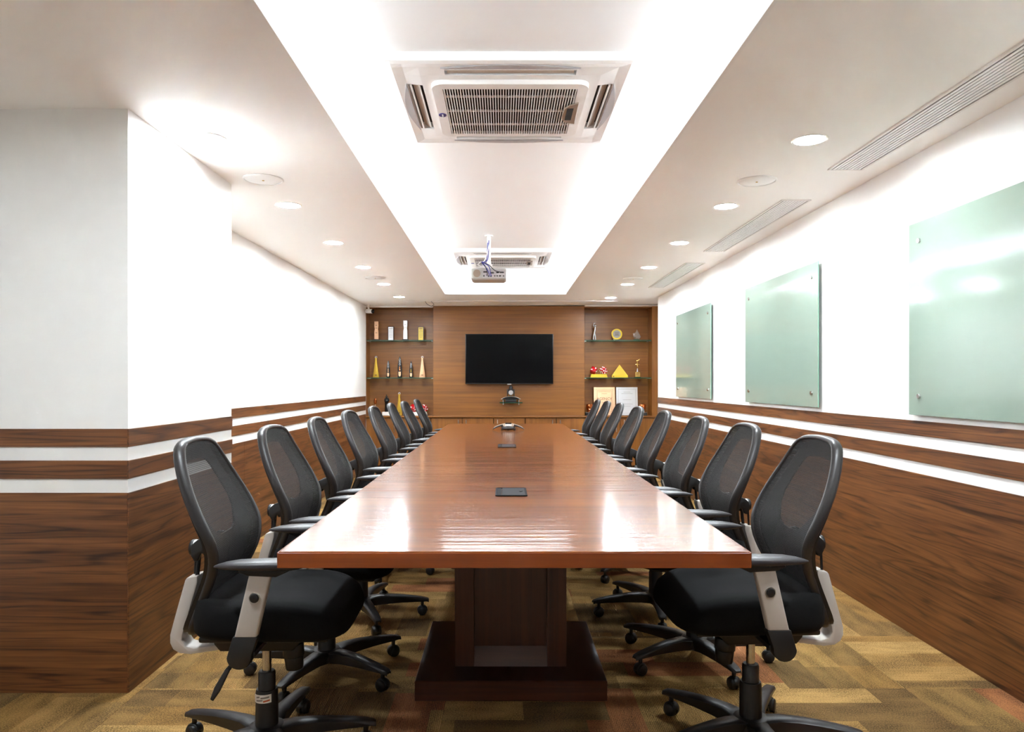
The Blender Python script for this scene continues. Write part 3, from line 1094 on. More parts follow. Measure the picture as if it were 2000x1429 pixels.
    for k in range(K):
        a = 2 * PI * k / K
        ca, sa = math.cos(a), math.sin(a)
        e = 0.42
        px = 0.056 + 0.241 * math.copysign(abs(ca) ** e, ca)
        hw = 0.228 + 0.022 * (px + 0.185) / 0.495
        py = hw * math.copysign(abs(sa) ** e, sa)
        plan.append((px, py))

    def drop(px):
        q = max(0.0, (px - 0.10) / 0.21)
        return -0.055 * q * q
    lay = [(0.86, 0.452), (0.955, 0.455), (0.99, 0.468), (1.0, 0.488), (0.998, 0.512), (0.985, 0.533), (0.955, 0.549), (0.90, 0.558), (0.75, 0.563), (0.5, 0.559), (0.25, 0.556), (0.0, 0.555)]

    def sf(i, j):
        s, z_ = lay[i]
        px, py = 0.056 + s * (plan[j][0] - 0.056), s * plan[j][1]
        f = min(1, (z_ - 0.452) / 0.07)
        return (px, py, z_ + drop(px) * f + (0.012 * max(0, (-0.05 - px) / 0.135) if i > 5 else 0))
    MB().grid(sf, len(lay), K, wrap=True).add([sf(0, j) for j in range(K)], [tuple(range(K))]).obj('seat_cushion', 'fabric', t, angle=80)
    MB().bb(-0.15, 0.24, -0.19, 0.19, 0.436, 0.456).obj('seat_pan', 'black', t, bevel=0.008)
    MB().prism([(-0.13, 0.366), (0.10, 0.366), (0.13, 0.40), (0.13, 0.437), (-0.15, 0.437), (-0.15, 0.39)], 'Y', -0.065, 0.065).obj('tilt_mechanism', 'black', t, bevel=0.006)
    MB().cyl((0.085, 0, 0.37), (0.088, 0, 0.33), 0.034, n=20).cyl((0.088, 0, 0.33), (0.090, 0, 0.288), 0.031, 0.028, n=20).obj('tension_knob', 'black', t, bevel=0.003)
    MB().tube([(-0.03, -0.10, 0.405), (-0.03, -0.20, 0.395), (-0.035, -0.262, 0.385), (-0.06, -0.275, 0.335), (-0.075, -0.278, 0.305)], [0.006, 0.006, 0.008, 0.011, 0.006], n=8, sc=(1, 0.55)).obj('height_lever', 'black', t)
    # armrests
    SEC = [(-0.072, 0.010, 0.690, 0.005), (-0.062, 0.024, 0.694, 0.010), (-0.04, 0.050, 0.700, 0.019), (0.0, 0.068, 0.706, 0.027), (0.05, 0.076, 0.708, 0.031),
           (0.11, 0.078, 0.709, 0.031), (0.16, 0.072, 0.707, 0.028), (0.185, 0.056, 0.706, 0.022), (0.198, 0.03, 0.702, 0.012), (0.202, 0.008, 0.697, 0.004)]
    for s in (-1, 1):
        yc = s * 0.268

        def af(i, j):
            x_, wd, zt, th = SEC[i]
            a = 2 * PI * j / 16
            ca, sa = math.cos(a), math.sin(a)
            return (x_, yc + wd / 2 * math.copysign(abs(ca) ** 0.7, ca), zt - th / 2 + th / 2 * math.copysign(abs(sa) ** 0.8, sa))
        ap = MB().grid(af, len(SEC), 16, wrap=True)
        ap.add([af(0, j) for j in range(16)], [tuple(range(16))]).add([af(len(SEC) - 1, j) for j in range(16)], [tuple(range(16))])
        ap.obj('armrest_pad', 'pad', t, angle=70)
        MB().prism([(0.0, 0.676), (0.03, 0.664), (0.112, 0.660), (0.172, 0.688), (0.02, 0.690)], 'Y', yc - 0.02, yc + 0.02).obj('armrest_pad_support', 'black', t, bevel=0.004)
        up = MB().prism([(0.036, 0.682), (0.099, 0.682), (0.054, 0.484), (-0.010, 0.484)], 'Y', yc - 0.015, yc + 0.015).obj('armrest_upright', 'grey', t, bevel=0.006, seg=3)
        MB().cyl((0.0495, yc + s * 0.013, 0.600), (0.0495, yc + s * 0.0175, 0.600), 0.0165, n=24).obj('armrest_button_ring', 'steel', up)
        MB().cyl((0.0495, yc + s * 0.0165, 0.600), (0.0495, yc + s * 0.022, 0.600), 0.0142, 0.0125, n=24).obj('armrest_button', 'black', up, bevel=0.002)
        low = [(-0.014, 0.486), (0.058, 0.486)]
        ang0 = math.atan2(-0.075, -0.02)
        cxx, czz, rr = 0.004, 0.428, 0.036
        low = [(-0.014, 0.487), (0.0585, 0.487)] + [(cxx + rr * math.cos(a), czz + rr * math.sin(a)) for a in [0.15 - k * (PI + 0.1) / 12 for k in range(13)]]
        MB().prism(low, 'Y', yc - 0.016, yc + 0.016).obj('armrest_bracket', 'black', t, bevel=0.004)
        MB().bb(-0.03, 0.045, min(s * 0.06, s * 0.262), max(s * 0.06, s * 0.262), 0.421, 0.437).obj('armrest_strut', 'black', t, bevel=0.004)
    # column
    MB().cyl((0, 0, 0.26), (0, 0, 0.37), 0.0145, n=20).obj('gas_lift', 'chrome', t)
    MB().lathe([(0.0, 0.118), (0.0275, 0.118), (0.0275, 0.276), (0.024, 0.282), (0.0, 0.282)], n=28).obj('upper_sleeve', 'black', t)
    MB().lathe([(0.0, 0.06), (0.036, 0.06), (0.047, 0.085), (0.040, 0.098), (0.0365, 0.11), (0.0355, 0.216), (0.033, 0.224), (0.0, 0.225)], n=32).obj('lower_sleeve', 'black', t)
    MB().lathe([(0.0, 0.058), (0.045, 0.058), (0.066, 0.068), (0.066, 0.094), (0.056, 0.106), (0.045, 0.109), (0.0, 0.109)], n=30).obj('base_hub', 'base', t)
    # five legs, each with its caster
    sec = [(0.040, 0.040, 0.105, 0.060), (0.09, 0.029, 0.113, 0.066), (0.15, 0.0255, 0.113, 0.070), (0.21, 0.0235, 0.109, 0.073), (0.27, 0.022, 0.102, 0.074), (0.32, 0.021, 0.094, 0.074), (0.345, 0.018, 0.088, 0.075), (0.352, 0.012, 0.084, 0.077)]
    lg = MB()

    def lf(i, j):
        r, hw, zt, zb = sec[i]
        pts = [(-0.8, zb), (0.8, zb), (1.0, zt - 0.014), (1.0, zt - 0.006), (0.72, zt), (-0.72, zt), (-1.0, zt - 0.006), (-1.0, zt - 0.014)]
        return (r, hw * pts[j][0], pts[j][1])
    lg.grid(lf, len(sec), 8, wrap=True)
    lg.add([lf(0, j) for j in range(8)], [tuple(range(8))]).add([lf(len(sec) - 1, j) for j in range(8)], [tuple(range(8))])
    leg_me = lg.mesh('base_leg', 'base', angle=45)
    cs = MB()
    rw = 0.0255
    for s in (-1, 1):
        cs.cyl((0.318, s * 0.0035 + 0.0, rw), (0.318, s * 0.021, rw), rw, rw * 0.86, n=22)
    hood = [(0.318 + 0.0275 * math.cos(a), rw + 0.0275 * math.sin(a)) for a in [k * PI / 10 - 0.1 for k in range(11)]] + [(0.318 - 0.014, rw + 0.006), (0.318 + 0.014, rw + 0.006)]
    cs.prism(hood, 'Y', -0.0115, 0.0115)
    cs.cyl((0.318, 0, rw + 0.02), (0.318, 0, 0.080), 0.0085, n=14)
    cas_me = cs.mesh('caster', 'black', bevel=0.002, seg=1, angle=50)
    for k in range(5):
        l = place(leg_me, 'base_leg', (0, 0, 0), t, 2 * PI * k / 5)
        cc = place(cas_me, 'caster', (0, 0, 0), l)
    return t


R = math.radians
CH = []
left_pos = [(-0.771, 2.41, 1, 11), (-0.74, 3.10, -2, 40), (-0.74, 3.85, 1, 5), (-0.77, 4.78, -3, 60), (-0.76, 5.65, -1, 25), (-0.76, 6.55, 1, 50), (-0.73, 7.20, -2, 10), (-0.715, 8.10, -1, 33)]
right_pos = [(0.83, 2.47, 182.5, -51), (0.845, 3.25, 182, 30), (0.813, 3.92, 180, 12), (0.81, 4.75, 179, 55), (0.79, 5.56, 182, 20), (0.806, 6.54, 180, 44), (0.807, 7.33, 181, 8), (0.79, 7.95, 179, 35)]
NTH = ['nearest', 'second nearest', 'third', 'fourth', 'fifth', 'sixth', 'seventh', 'farthest']
proto = None
for side, pos in (('left', left_pos), ('right', right_pos)):
    for k, (x, y, rz, legrot) in enumerate(pos):
        if proto is None:
            c = proto = make_chair()
        else:
            c = copy_tree(proto)
        c.location = (x, y, 0)
        c.rotation_euler = (0, 0, R(rz))
        q = 0
        for ch in c.children:
            if ch.name.startswith('base_leg'):
                ch.rotation_euler = (0, 0, R(legrot + 72 * q))
                q += 1
        far = ' from the camera' if 1 < k < 7 else (' to the display wall' if False else '')
        extra = {0: ', before the column' if side == 'left' else ', by the mint board', 7: ', by the display wall'}.get(k, '')
        c['label'] = 'black mesh-back swivel chair, %s%s on the %s of the table%s' % (NTH[k], far, side, extra)
        CH.append(c)
# paper sticker on the column of the nearest left chair
c = CH[0]
slv = [o for o in c.children if o.name.startswith('lower_sleeve')][0]
a0, a1 = R(-161), R(-51)
n = 14


def stick(rad, z0, z1, b0, b1, m):
    def f(i, j):
        a = b0 + (b1 - b0) * j / (m - 1)
        return (rad * math.cos(a), rad * math.sin(a), z0 + (z1 - z0) * i + 0.004 * (j / (m - 1)))
    return f


st = MB().grid(stick(0.0366, 0.186, 0.213, a0, a1, n), 2, n)
for z0, z1, f0, f1, mi in ((0.202, 0.207, 0.25, 0.45, 1), (0.202, 0.207, 0.5, 0.9, 1), (0.192, 0.1965, 0.25, 0.6, 1), (0.192, 0.197, 0.63, 0.93, 2)):
    b0, b1 = a0 + (a1 - a0) * f0, a0 + (a1 - a0) * f1
    st.grid(stick(0.0368, z0, z1, b0, b1, 8), 2, 8, mi=mi)
st = st.obj('paper_sticker', ['paperwhite', 'engrave_grey', 'orange'], slv, smooth=True, recalc=True)
tag(st, 'small white paper sticker with two lines of print')

# ================================================================== DISPLAY WALL
YF = 10.37          # face of the wooden unit
YN = 10.655         # back of the niches
SX = [(-1.921, -0.979, 'left'), (1.149, 2.096, 'right')]
ZC = 0.762          # ledge on top of the cupboards
SH1, SH2 = 1.827, 1.299

pnl = thing('feature_panel', 'brown wood-veneer panel behind the television', 'wall panel', (0.085, YF, 0))
MB().bb(-1.064, 1.064, 0.0, 0.285, ZC, 2.3045).obj('veneer_panel', 'teak_x', pnl, bevel=0.0015, seg=1)
for x0, x1, side in SX:
    lab = {'left': 'brown wooden display niche with two glass shelves, left of the television',
           'right': 'brown wooden display niche with two glass shelves, right of the television'}[side]
    t = thing('display_niche', lab, 'display niche', ((x0 + x1) / 2, YF, 0), 0, 'display niches')
    h = (x1 - x0) / 2
    MB().bb(-h, h, YN - YF - 0.012, YN - YF, ZC, 2.30).obj('back_panel', 'teak_x', t, smooth=False)
    if side == 'left':
        MB().bb(-h - 0.10, -h, -0.02, YN - YF, ZC, 2.30).obj('side_panel', 'teak_z', t, smooth=False)
    else:
        MB().bb(h, h + 0.16, -0.02, YN - YF, ZC, 2.30).obj('side_panel', 'teak_z', t, smooth=False)
    MB().bb(-h, h, 0.0, YN - YF - 0.012, 2.285, 2.30).obj('top_panel', 'teak_x', t, smooth=False)
    for zs in (SH1, SH2):
        m = MB().bb(-h + 0.006, h - 0.006, 0.008, YN - YF - 0.014, zs - 0.010, zs)
        m.mi = [0, 0, 1, 1, 1, 1]
        sh = m.obj('glass_shelf', ['glass', 'glass_edge'], t, smooth=False)
        pg = MB()
        for s in (-1, 1):
            pg.cyl((s * (h - 0.001), 0.05, zs - 0.014), (s * (h - 0.03), 0.05, zs - 0.014), 0.006, n=10)
            pg.cyl((s * (h - 0.001), 0.21, zs - 0.014), (s * (h - 0.03), 0.21, zs - 0.014), 0.006, n=10)
        pg.obj('shelf_peg', 'steel', sh)
ledge = thing('ledge', 'thin wooden ledge on top of the low cupboards under the television', 'ledge', (0.085, YF, 0))
MB().bb(-2.002, 2.17, -0.055, -0.0205, ZC - 0.024, ZC).obj('ledge_board', 'teak_x', ledge, bevel=0.004)
MB().bb(-2.002, 2.01, -0.0205, 0.27, ZC - 0.024, ZC).obj('ledge_top', 'teak_x', ledge, smooth=False)

CUP = [(-1.918, -1.008, (-1.467,), 'left niche'), (-1.008, -0.129, (-0.568,), 'left end of the television panel'), (-0.129, 0.315, (), 'middle of the television panel'),
       (0.315, 1.187, (0.751,), 'right end of the television panel'), (1.187, 2.25, (1.645,), 'right niche')]
for x0, x1, seams, where in CUP:
    t = thing('low_cupboard', 'low brown wooden cupboard under the ' + where, 'cupboard', ((x0 + x1) / 2, YF, 0), 0, 'low cupboards')
    c = (x0 + x1) / 2
    MB().bb(x0 - c + 0.002, x1 - c - 0.002, -0.012, 0.26, 0.06, ZC - 0.0245).obj('body', 'dark', t, smooth=False)
    MB().bb(x0 - c + 0.002, x1 - c - 0.002, 0.03, 0.06, 0.0, 0.06).obj('kick_board', 'pede_x', t, smooth=False)
    cuts = [x0] + list(seams) + [x1]
    for a, b in zip(cuts, cuts[1:]):
        d = MB().bb(a - c + 0.004, b - c - 0.004, -0.032, -0.012, 0.065, ZC - 0.032).obj('door', 'teak_z', t, bevel=0.0015, seg=1)
        hx = (b - 0.055 if b in seams else a + 0.055) - c
        MB().cyl((hx, -0.055, ZC - 0.055), (hx, -0.055, ZC - 0.225), 0.006, n=12).cyl((hx, -0.032, ZC - 0.08), (hx, -0.055, ZC - 0.08), 0.004, n=8).cyl((hx, -0.032, ZC - 0.20), (hx, -0.055, ZC - 0.20), 0.004, n=8).obj('door_handle', 'steel', d)

# television
tv = thing('television', 'large black flat-screen television on the wood panel', 'television', (0.0915, YF, 1.5565))
w2, h2 = 0.6135, 0.3505
MB().bb(-w2 + 0.08, w2 - 0.08, -0.045, -0.001, -h2 + 0.1, h2 - 0.1).obj('wall_mount', 'black', tv, smooth=False)
MB().bb(-w2, w2, -0.080, -0.045, -h2, h2).obj('casing', 'bezel', tv, bevel=0.004)
MB().bb(-w2 + 0.009, w2 - 0.009, -0.0815, -0.080, -h2 + 0.02, h2 - 0.009).obj('screen', 'screen', tv, smooth=False)
MB().bb(-w2 + 0.004, w2 - 0.004, -0.0825, -0.080, -h2 + 0.004, -h2 + 0.010).obj('lower_trim', 'rim', tv, smooth=False)
MB().bb(-0.028, 0.028, -0.083, -0.070, -h2 - 0.010, -h2 + 0.004).obj('logo_tab', 'steel', tv, bevel=0.002)

# small glass shelf with the conference camera
gs = thing('wall_shelf', 'small green-edged glass shelf under the television holding the camera', 'shelf', (0.115, YF, 0.948))
m = MB().bb(-0.158, 0.158, -0.17, -0.004, -0.005, 0.005)
m.mi = [0, 0, 1, 1, 1, 1]
m.obj('glass_plate', ['glass', 'glass_edge'], gs, smooth=False)
for s in (-1, 1):
    MB().cyl((s * 0.108, -0.03, -0.028), (s * 0.108, -0.03, 0.042), 0.010, n=14).cyl((s * 0.108, -0.03, 0.02), (s * 0.108, -0.001, 0.02), 0.008, n=10).obj('shelf_bracket', 'chrome', gs)
vc = thing('conference_camera', 'black ball-head video conference camera on the small glass shelf', 'camera', (0.112, YF - 0.092, 0.953))
MB().bb(-0.075, 0.075, -0.05, 0.05, 0.0, 0.045).obj('lower_body', 'black', vc, bevel=0.008)
arch = [(-0.135 + 0.27 * k / 16, 0.045 + 0.040 * math.sin(PI * k / 16) ** 0.8) for k in range(17)]
MB().prism(arch + [(0.10, 0.042), (-0.10, 0.042)], 'Y', -0.06, 0.06).obj('arched_base', 'bezel', vc, bevel=0.002, seg=1)
MB().tube([(a, -0.062, b) for a, b in arch], 0.004, n=8).obj('silver_edge', 'steel', vc)
for s in (-1, 1):
    MB().bb(s * 0.046 - 0.007, s * 0.046 + 0.007, -0.025, 0.025, 0.08, 0.185).obj('yoke_arm', 'rim', vc, bevel=0.006)
MB().ball((0, -0.004, 0.145), (0.042, 0.045, 0.052)).ball((0, 0.0, 0.195), (0.026, 0.03, 0.04)).obj('camera_head', 'black', vc)
MB().lathe([(0.0, 0.0), (0.028, 0.0), (0.034, 0.006), (0.030, 0.012), (0.022, 0.012), (0.02, 0.006), (0.0, 0.008)], (0, -0.042, 0.135), n=24, rot=Matrix.Rotation(PI / 2, 3, 'X')).obj('lens', 'lensgrey', vc)

# ------------------------------------------------------------------ awards
YI = YF + 0.13


def award(px0, zbase, name, label, cat, group=None, y=YI):
    return thing(name, label, cat, ((px0 - CX) * y / F, y, zbase), 0, group)


PXM = YI / F       # metres per photo pixel at the shelves

# top shelf, left niche
def column_award(px, h, lab, mat):
    t = award(px, SH1, 'column_trophy', lab, 'trophy', 'waisted column trophies')
    MB().lathe([(0.0, 0.0), (0.052, 0.0), (0.048, 0.016), (0.0, 0.018)], n=8).obj('base', 'maroon', t, smooth=False)
    hh = h * PXM - 0.018
    hw = 0.0285
    prof = []
    for k in range(25):
        f = k / 24
        wv = hw * (1 - 0.24 * math.exp(-((f - 0.58) / 0.09) ** 2))
        prof.append((wv, 0.018 + hh * f))
    poly = [(a, b) for a, b in prof] + [(-a, b) for a, b in reversed(prof)]
    MB().prism(poly, 'Y', -0.022, 0.022).obj('column', mat, t, bevel=0.002, seg=1)
    e = MB()
    for f in (0.36, 0.62, 0.78):
        e.bb(-0.012, 0.012, -0.0228, -0.0222, 0.018 + hh * f - 0.004, 0.018 + hh * f + 0.004)
    e.obj('engraving', 'engrave' if mat == 'copper' else 'engrave_grey', t, smooth=False)


column_award(735.5, 37, 'waisted copper-coloured column trophy on top shelf of left niche', 'copper')
column_award(792, 39, 'waisted silver column trophy on top shelf of left niche', 'silver')


def plaque(px, h, lab, mat):
    t = award(px, SH1, 'framed_plaque', lab, 'plaque', 'narrow framed plaques')
    hh = h * PXM
    MB().bb(-0.042, 0.042, -0.012, 0.02, 0.0, hh).obj('frame', 'maroon', t, bevel=0.002, seg=1)
    MB().bb(-0.034, 0.034, -0.0145, -0.012, 0.001, hh - 0.009).obj('plate', mat, t, smooth=False)
    e = MB()
    for k, wd in enumerate((0.05, 0.034, 0.046, 0.046, 0.044, 0.046, 0.03)):
        zz_ = hh - 0.028 - k * 0.021
        e.bb(-wd / 2, wd / 2, -0.0152, -0.0145, zz_ - (0.005 if k == 0 else 0.0018), zz_ + (0.005 if k == 0 else 0.0018))
    e.obj('engraving', 'engrave_grey' if mat != 'yellow' else 'engrave', t, smooth=False)


plaque(763.5, 27.5, 'narrow silver plaque in a dark frame on top shelf of left niche', 'silver')
plaque(822, 27, 'narrow bright yellow plaque in a dark frame, left niche', 'yellow')


def bottle_award(px, zb, h, lab, mat, y=YI):
    t = award(px, zb, 'tapered_trophy', lab, 'trophy', 'tapered flask-shaped trophies', y)
    hh = h * PXM
    pr = [(0.0, 0.043), (0.18, 0.036), (0.4, 0.0265), (0.62, 0.018), (0.8, 0.0125), (0.88, 0.0125), (0.92, 0.015)]
    poly = [(w_, f * hh) for f, w_ in pr] + [(-w_, f * hh) for f, w_ in reversed(pr)]
    MB().prism(poly, 'Y', -0.02, 0.02).obj('body', mat, t, bevel=0.003)
    MB().tube([(0.013 * math.cos(a), 0, 0.945 * hh + 0.013 * math.sin(a)) for a in [2 * PI * k / 20 for k in range(20)]], 0.0045, n=8, closed=True).obj('ring_top', 'silver', t)
    MB().bb(-0.014, 0.014, -0.0208, -0.0201, 0.03, 0.042).obj('engraving', 'engrave', t, smooth=False)


bottle_award(734.5, SH2, 42, 'yellow-gold flask-shaped trophy on middle shelf of left niche', 'brass')
bottle_award(825, SH2, 42, 'rose-copper flask-shaped trophy on middle shelf of left niche', 'copper')
bottle_award(780, ZC, 45, 'yellow-gold flask-shaped trophy on the ledge behind chairs, left niche', 'brass')


def bullet_award(px, h, lab, col):
    t = award(px, SH2, 'carved_trophy', lab, 'trophy', 'black bullet-shaped carved trophies')
    hh = h * PXM
    s = h / 41
    poly = []
    for k in range(13):
        f = k / 12
        wv = 0.0295 * s * (1 - max(0, (f - 0.45) / 0.55) ** 2.0 * 0.86)
        poly.append((wv, f * hh))
    poly = poly + [(-a, b) for a, b in reversed(poly)]
    MB().prism(poly, 'Y', -0.02, 0.02).obj('body', 'bezel', t, bevel=0.004)
    tg = [(0.017 * s * math.cos(a), 0.05 * s + 0.034 * s * math.sin(a)) for a in [PI + PI * k / 10 for k in range(11)]] + [(0.017 * s, 0.083 * s), (-0.017 * s, 0.083 * s)]
    MB().prism(tg, 'Y', -0.023, -0.0195).obj('lower_plate', 'copper', t, smooth=False)
    fg = MB()
    fg.ball((0, -0.021, 0.135 * s), (0.0085 * s, 0.006, 0.02 * s), 10, 8).ball((0, -0.021, 0.158 * s), (0.006 * s, 0.005, 0.008 * s), 10, 8).ball((0, -0.021, 0.108 * s), (0.011 * s, 0.006, 0.014 * s), 10, 8)
    fg.obj('small_figure', col, t)
    rg = MB()
    for k in range(3):
        zc_ = (0.19 + 0.03 * k) * s
        rg.tube([(0.011 * s * math.cos(a), -0.0205, zc_ + 0.012 * s * math.sin(a)) for a in [2 * PI * q / 14 for q in range(14)]], 0.0028 * s, n=6, closed=True)
    rg.obj('scrollwork', 'silver', t)


bullet_award(758.5, 33, 'small black bullet-shaped trophy with copper figure, left of the tall one', 'copper')
bullet_award(781, 41, 'tall black bullet-shaped trophy, middle one on the middle shelf', 'copper_dark')
bullet_award(803, 32, 'small black bullet-shaped trophy with yellow figure, right of the tall one', 'brass')

# ledge, left niche
t = award(733, ZC, 'flame_trophy', 'small glossy copper flame trophy on a thin stem, left ledge', 'trophy')
MB().lathe([(0.0, 0.0), (0.035, 0.0), (0.032, 0.012), (0.008, 0.02), (0.005, 0.09), (0.006, 0.16), (0.0, 0.165)], n=20).obj('stem', 'copper', t)
MB().ball((0, 0, 0.20), (0.022, 0.016, 0.045)).ball((0.006, -0.008, 0.215), (0.012, 0.01, 0.03)).obj('flame', 'copper_dark', t)
t = award(755, ZC, 'hand_sculpture', 'black raised-forearm sculpture on a white block, left ledge', 'sculpture')
MB().bb(-0.055, 0.055, -0.045, 0.045, 0.0, 0.05).obj('plinth', 'paperwhite', t, bevel=0.002, seg=1)
MB().lathe([(0.0, 0.05), (0.024, 0.05), (0.026, 0.09), (0.023, 0.15), (0.027, 0.185), (0.0, 0.19)], n=20).obj('forearm', 'bezel', t)
hd = MB().ball((0.0, 0, 0.205), (0.030, 0.022, 0.032))
for k, (dx, hgt, ln) in enumerate(((-0.022, 0.215, 0.035), (-0.008, 0.225, 0.07), (0.006, 0.225, 0.05), (0.019, 0.215, 0.035))):
    hd.tube([(dx, -0.004, hgt - 0.02), (dx * 1.1, -0.008, hgt + ln * 0.4), (dx * 0.8 + 0.008, -0.002, hgt + ln)], [0.010, 0.009, 0.005], n=8)
hd.tube([(0.025, -0.01, 0.195), (0.036, -0.014, 0.215), (0.030, -0.018, 0.24)], [0.009, 0.008, 0.005], n=8)
hd.obj('hand', 'bezel', t)


def die(mb_parent, c, s, rot, faces):
    """one red die with raised white pips; faces maps face index to pip layout"""
    d = MB().box(c, (s, s, s), rot=rot).obj('die', 'red', mb_parent, bevel=s * 0.12, seg=3)
    pm = MB()
    o = s * 0.25
    lay = {1: [(0, 0)], 2: [(-o, -o), (o, o)], 3: [(-o, -o), (0, 0), (o, o)], 4: [(-o, -o), (o, o), (-o, o), (o, -o)],
           5: [(-o, -o), (o, o), (-o, o), (o, -o), (0, 0)], 6: [(-o, -o), (-o, 0), (-o, o), (o, -o), (o, 0), (o, o)]}
    for ax, sg, num in ((0, -1, faces[0]), (0, 1, faces[0]), (1, -1, faces[1]), (2, 1, faces[2])):
        for u, v in lay[num]:
            p = [u, v]
            p.insert(ax, sg * s * 0.495)
            nrm = [0, 0, 0]
            nrm[ax] = sg
            a = rot @ Vector(p) + Vector(c)
            b = a + (rot @ Vector(nrm)) * (s * 0.02)
            pm.cyl(a, b, s * 0.115, n=12)
    pm.obj('pips', 'pip', d, smooth=False)


def dice_award(px, zb, lab, base_mat, y=YI, dpx=19, sz=0.082, flip=1):
    t = award(px, zb, 'dice_trophy', lab, 'trophy', 'red dice trophies', y)
    dx = dpx * PXM / 2
    hb = 0.048
    MB().prism([(-0.122, 0.0), (0.122, 0.0), (0.108, hb), (-0.108, hb)], 'Y', -0.05, 0.05).obj('base', base_mat, t, bevel=0.002, seg=1)
    for s, a, fc in ((-1, 0.55, (3, 2, 3)), (1, -0.5, (6, 5, 6))):
        rot = Matrix.Rotation(a, 3, 'Y') @ Matrix.Rotation(0.5 * s, 3, 'X') @ Matrix.Rotation(0.35 * s, 3, 'Z')
        die(t, (s * dx, 0, hb + sz * 0.66), sz, rot, fc)


dice_award(818, ZC, 'pair of red dice on a white base behind the farthest chairs', 'paperwhite', dpx=21)
dice_award(1169, SH2 + 0.0, 'pair of red dice on a gold base, middle shelf of right niche', 'yellow')

# right niche, top shelf
t = award(1161, SH1, 'figure_trophy', 'slender silver abstract figure trophy on top shelf of right niche', 'trophy')
MB().lathe([(0.0, 0.0), (0.030, 0.0), (0.030, 0.012), (0.0, 0.014)], n=20).obj('base', 'crystal', t)
sf_ = MB().tube([(-0.016, 0, 0.012), (-0.012, 0, 0.06), (0.0, 0, 0.11), (0.008, 0, 0.16), (0.010, 0, 0.20)], [0.008, 0.011, 0.017, 0.015, 0.012], n=12)
sf_.tube([(0.016, 0, 0.012), (0.012, 0, 0.06), (0.0, 0, 0.11)], [0.008, 0.011, 0.014], n=12)
sf_.tube([(0.010, 0, 0.185), (-0.014, 0, 0.215), (-0.006, 0, 0.245), (0.016, 0, 0.248)], [0.009, 0.008, 0.008, 0.005], n=10)
sf_.obj('figure', 'chrome', t)
MB().ball((0.012, -0.004, 0.213), 0.017).obj('head', 'chrome', t)
t = award(1204.5, SH1, 'disc_award', 'round gold-rimmed disc award on top shelf of right niche', 'award')
MB().bb(-0.05, 0.05, -0.02, 0.02, 0.0, 0.018).obj('foot', 'crystal', t, bevel=0.002)
rot = Matrix.Rotation(PI / 2, 3, 'X')
MB().lathe([(0.056, -0.010), (0.0765, -0.010), (0.0765, 0.012), (0.056, 0.012), (0.056, -0.010)], (0, 0, 0.090), n=40, rot=rot, cap=False).obj('gold_ring', 'yellow', t, angle=40)
MB().lathe([(0.0, -0.006), (0.057, -0.006), (0.057, 0.008), (0.0, 0.008)], (0, 0, 0.090), n=40, rot=rot).obj('disc', 'engrave_grey', t)
e = MB()
for k, wd in enumerate((0.06, 0.05, 0.066)):
    e.bb(-wd / 2, wd / 2, -0.0098, -0.0085, 0.108 - 0.018 * k - 0.003, 0.108 - 0.018 * k + 0.003)
e.obj('engraving', 'maroon', t, smooth=False)
t = award(1243, SH1, 'crystal_award', 'clear pointed crystal award on top shelf of right niche', 'award')
MB().bb(-0.045, 0.045, -0.022, 0.022, 0.0, 0.014).obj('foot', 'glass_edge', t, bevel=0.002)
MB().prism([(-0.034, 0.014), (0.040, 0.014), (0.064, 0.052), (0.006, 0.162), (-0.018, 0.11), (-0.054, 0.10), (-0.046, 0.06)], 'Y', -0.012, 0.012).obj('crystal_blade', 'crystal', t, bevel=0.003)
# right niche, middle shelf
t = award(1210, SH2, 'pyramid_trophy', 'matt gold triangular trophy on a gold bar, right niche', 'trophy')
MB().bb(-0.112, 0.112, -0.045, 0.045, 0.0, 0.034).obj('base_bar', 'yellow', t, bevel=0.002, seg=1)
MB().add([(-0.108, -0.036, 0.034), (0.108, -0.036, 0.034), (0.108, 0.036, 0.034), (-0.108, 0.036, 0.034), (0, 0.0, 0.186)], [(3, 2, 1, 0), (0, 1, 4), (1, 2, 4), (2, 3, 4), (3, 0, 4)]).obj('pyramid', 'brass', t, smooth=False)
MB().bb(-0.1, -0.082, -0.0465, -0.045, 0.008, 0.026).obj('engraving', 'engrave', t, smooth=False)
t = award(1245, SH2, 'statuette', 'small gold winged statuette on a cube, middle shelf of right niche', 'trophy')
MB().bb(-0.038, 0.038, -0.035, 0.035, 0.0, 0.008).obj('foot', 'bezel', t, smooth=False)
MB().bb(-0.035, 0.035, -0.032, 0.032, 0.008, 0.080).obj('cube_base', 'gold', t, bevel=0.002, seg=1)
MB().bb(-0.022, 0.022, -0.0335, -0.032, 0.04, 0.046).bb(-0.022, 0.022, -0.0335, -0.032, 0.054, 0.060).obj('engraving', 'engrave', t, smooth=False)
MB().lathe([(0.0, 0.08), (0.011, 0.08), (0.008, 0.10), (0.006, 0.13), (0.0, 0.132)], n=14).obj('stem', 'silver', t)
MB().lathe([(0.0, 0.13), (0.005, 0.13), (0.008, 0.155), (0.014, 0.18), (0.009, 0.20), (0.0, 0.205)], n=14).ball((0, 0, 0.215), 0.009, 10, 8).tube([(-0.028, 0, 0.185), (0, 0, 0.196), (0.028, 0, 0.185)], [0.004, 0.009, 0.004], n=8).tube([(-0.016, 0, 0.236), (0.008, 0, 0.244), (0.034, 0, 0.262)], [0.006, 0.010, 0.006], n=8).tube([(0, 0, 0.20), (0.0, 0, 0.24)], 0.004, n=8).obj('figure', 'gold', t)
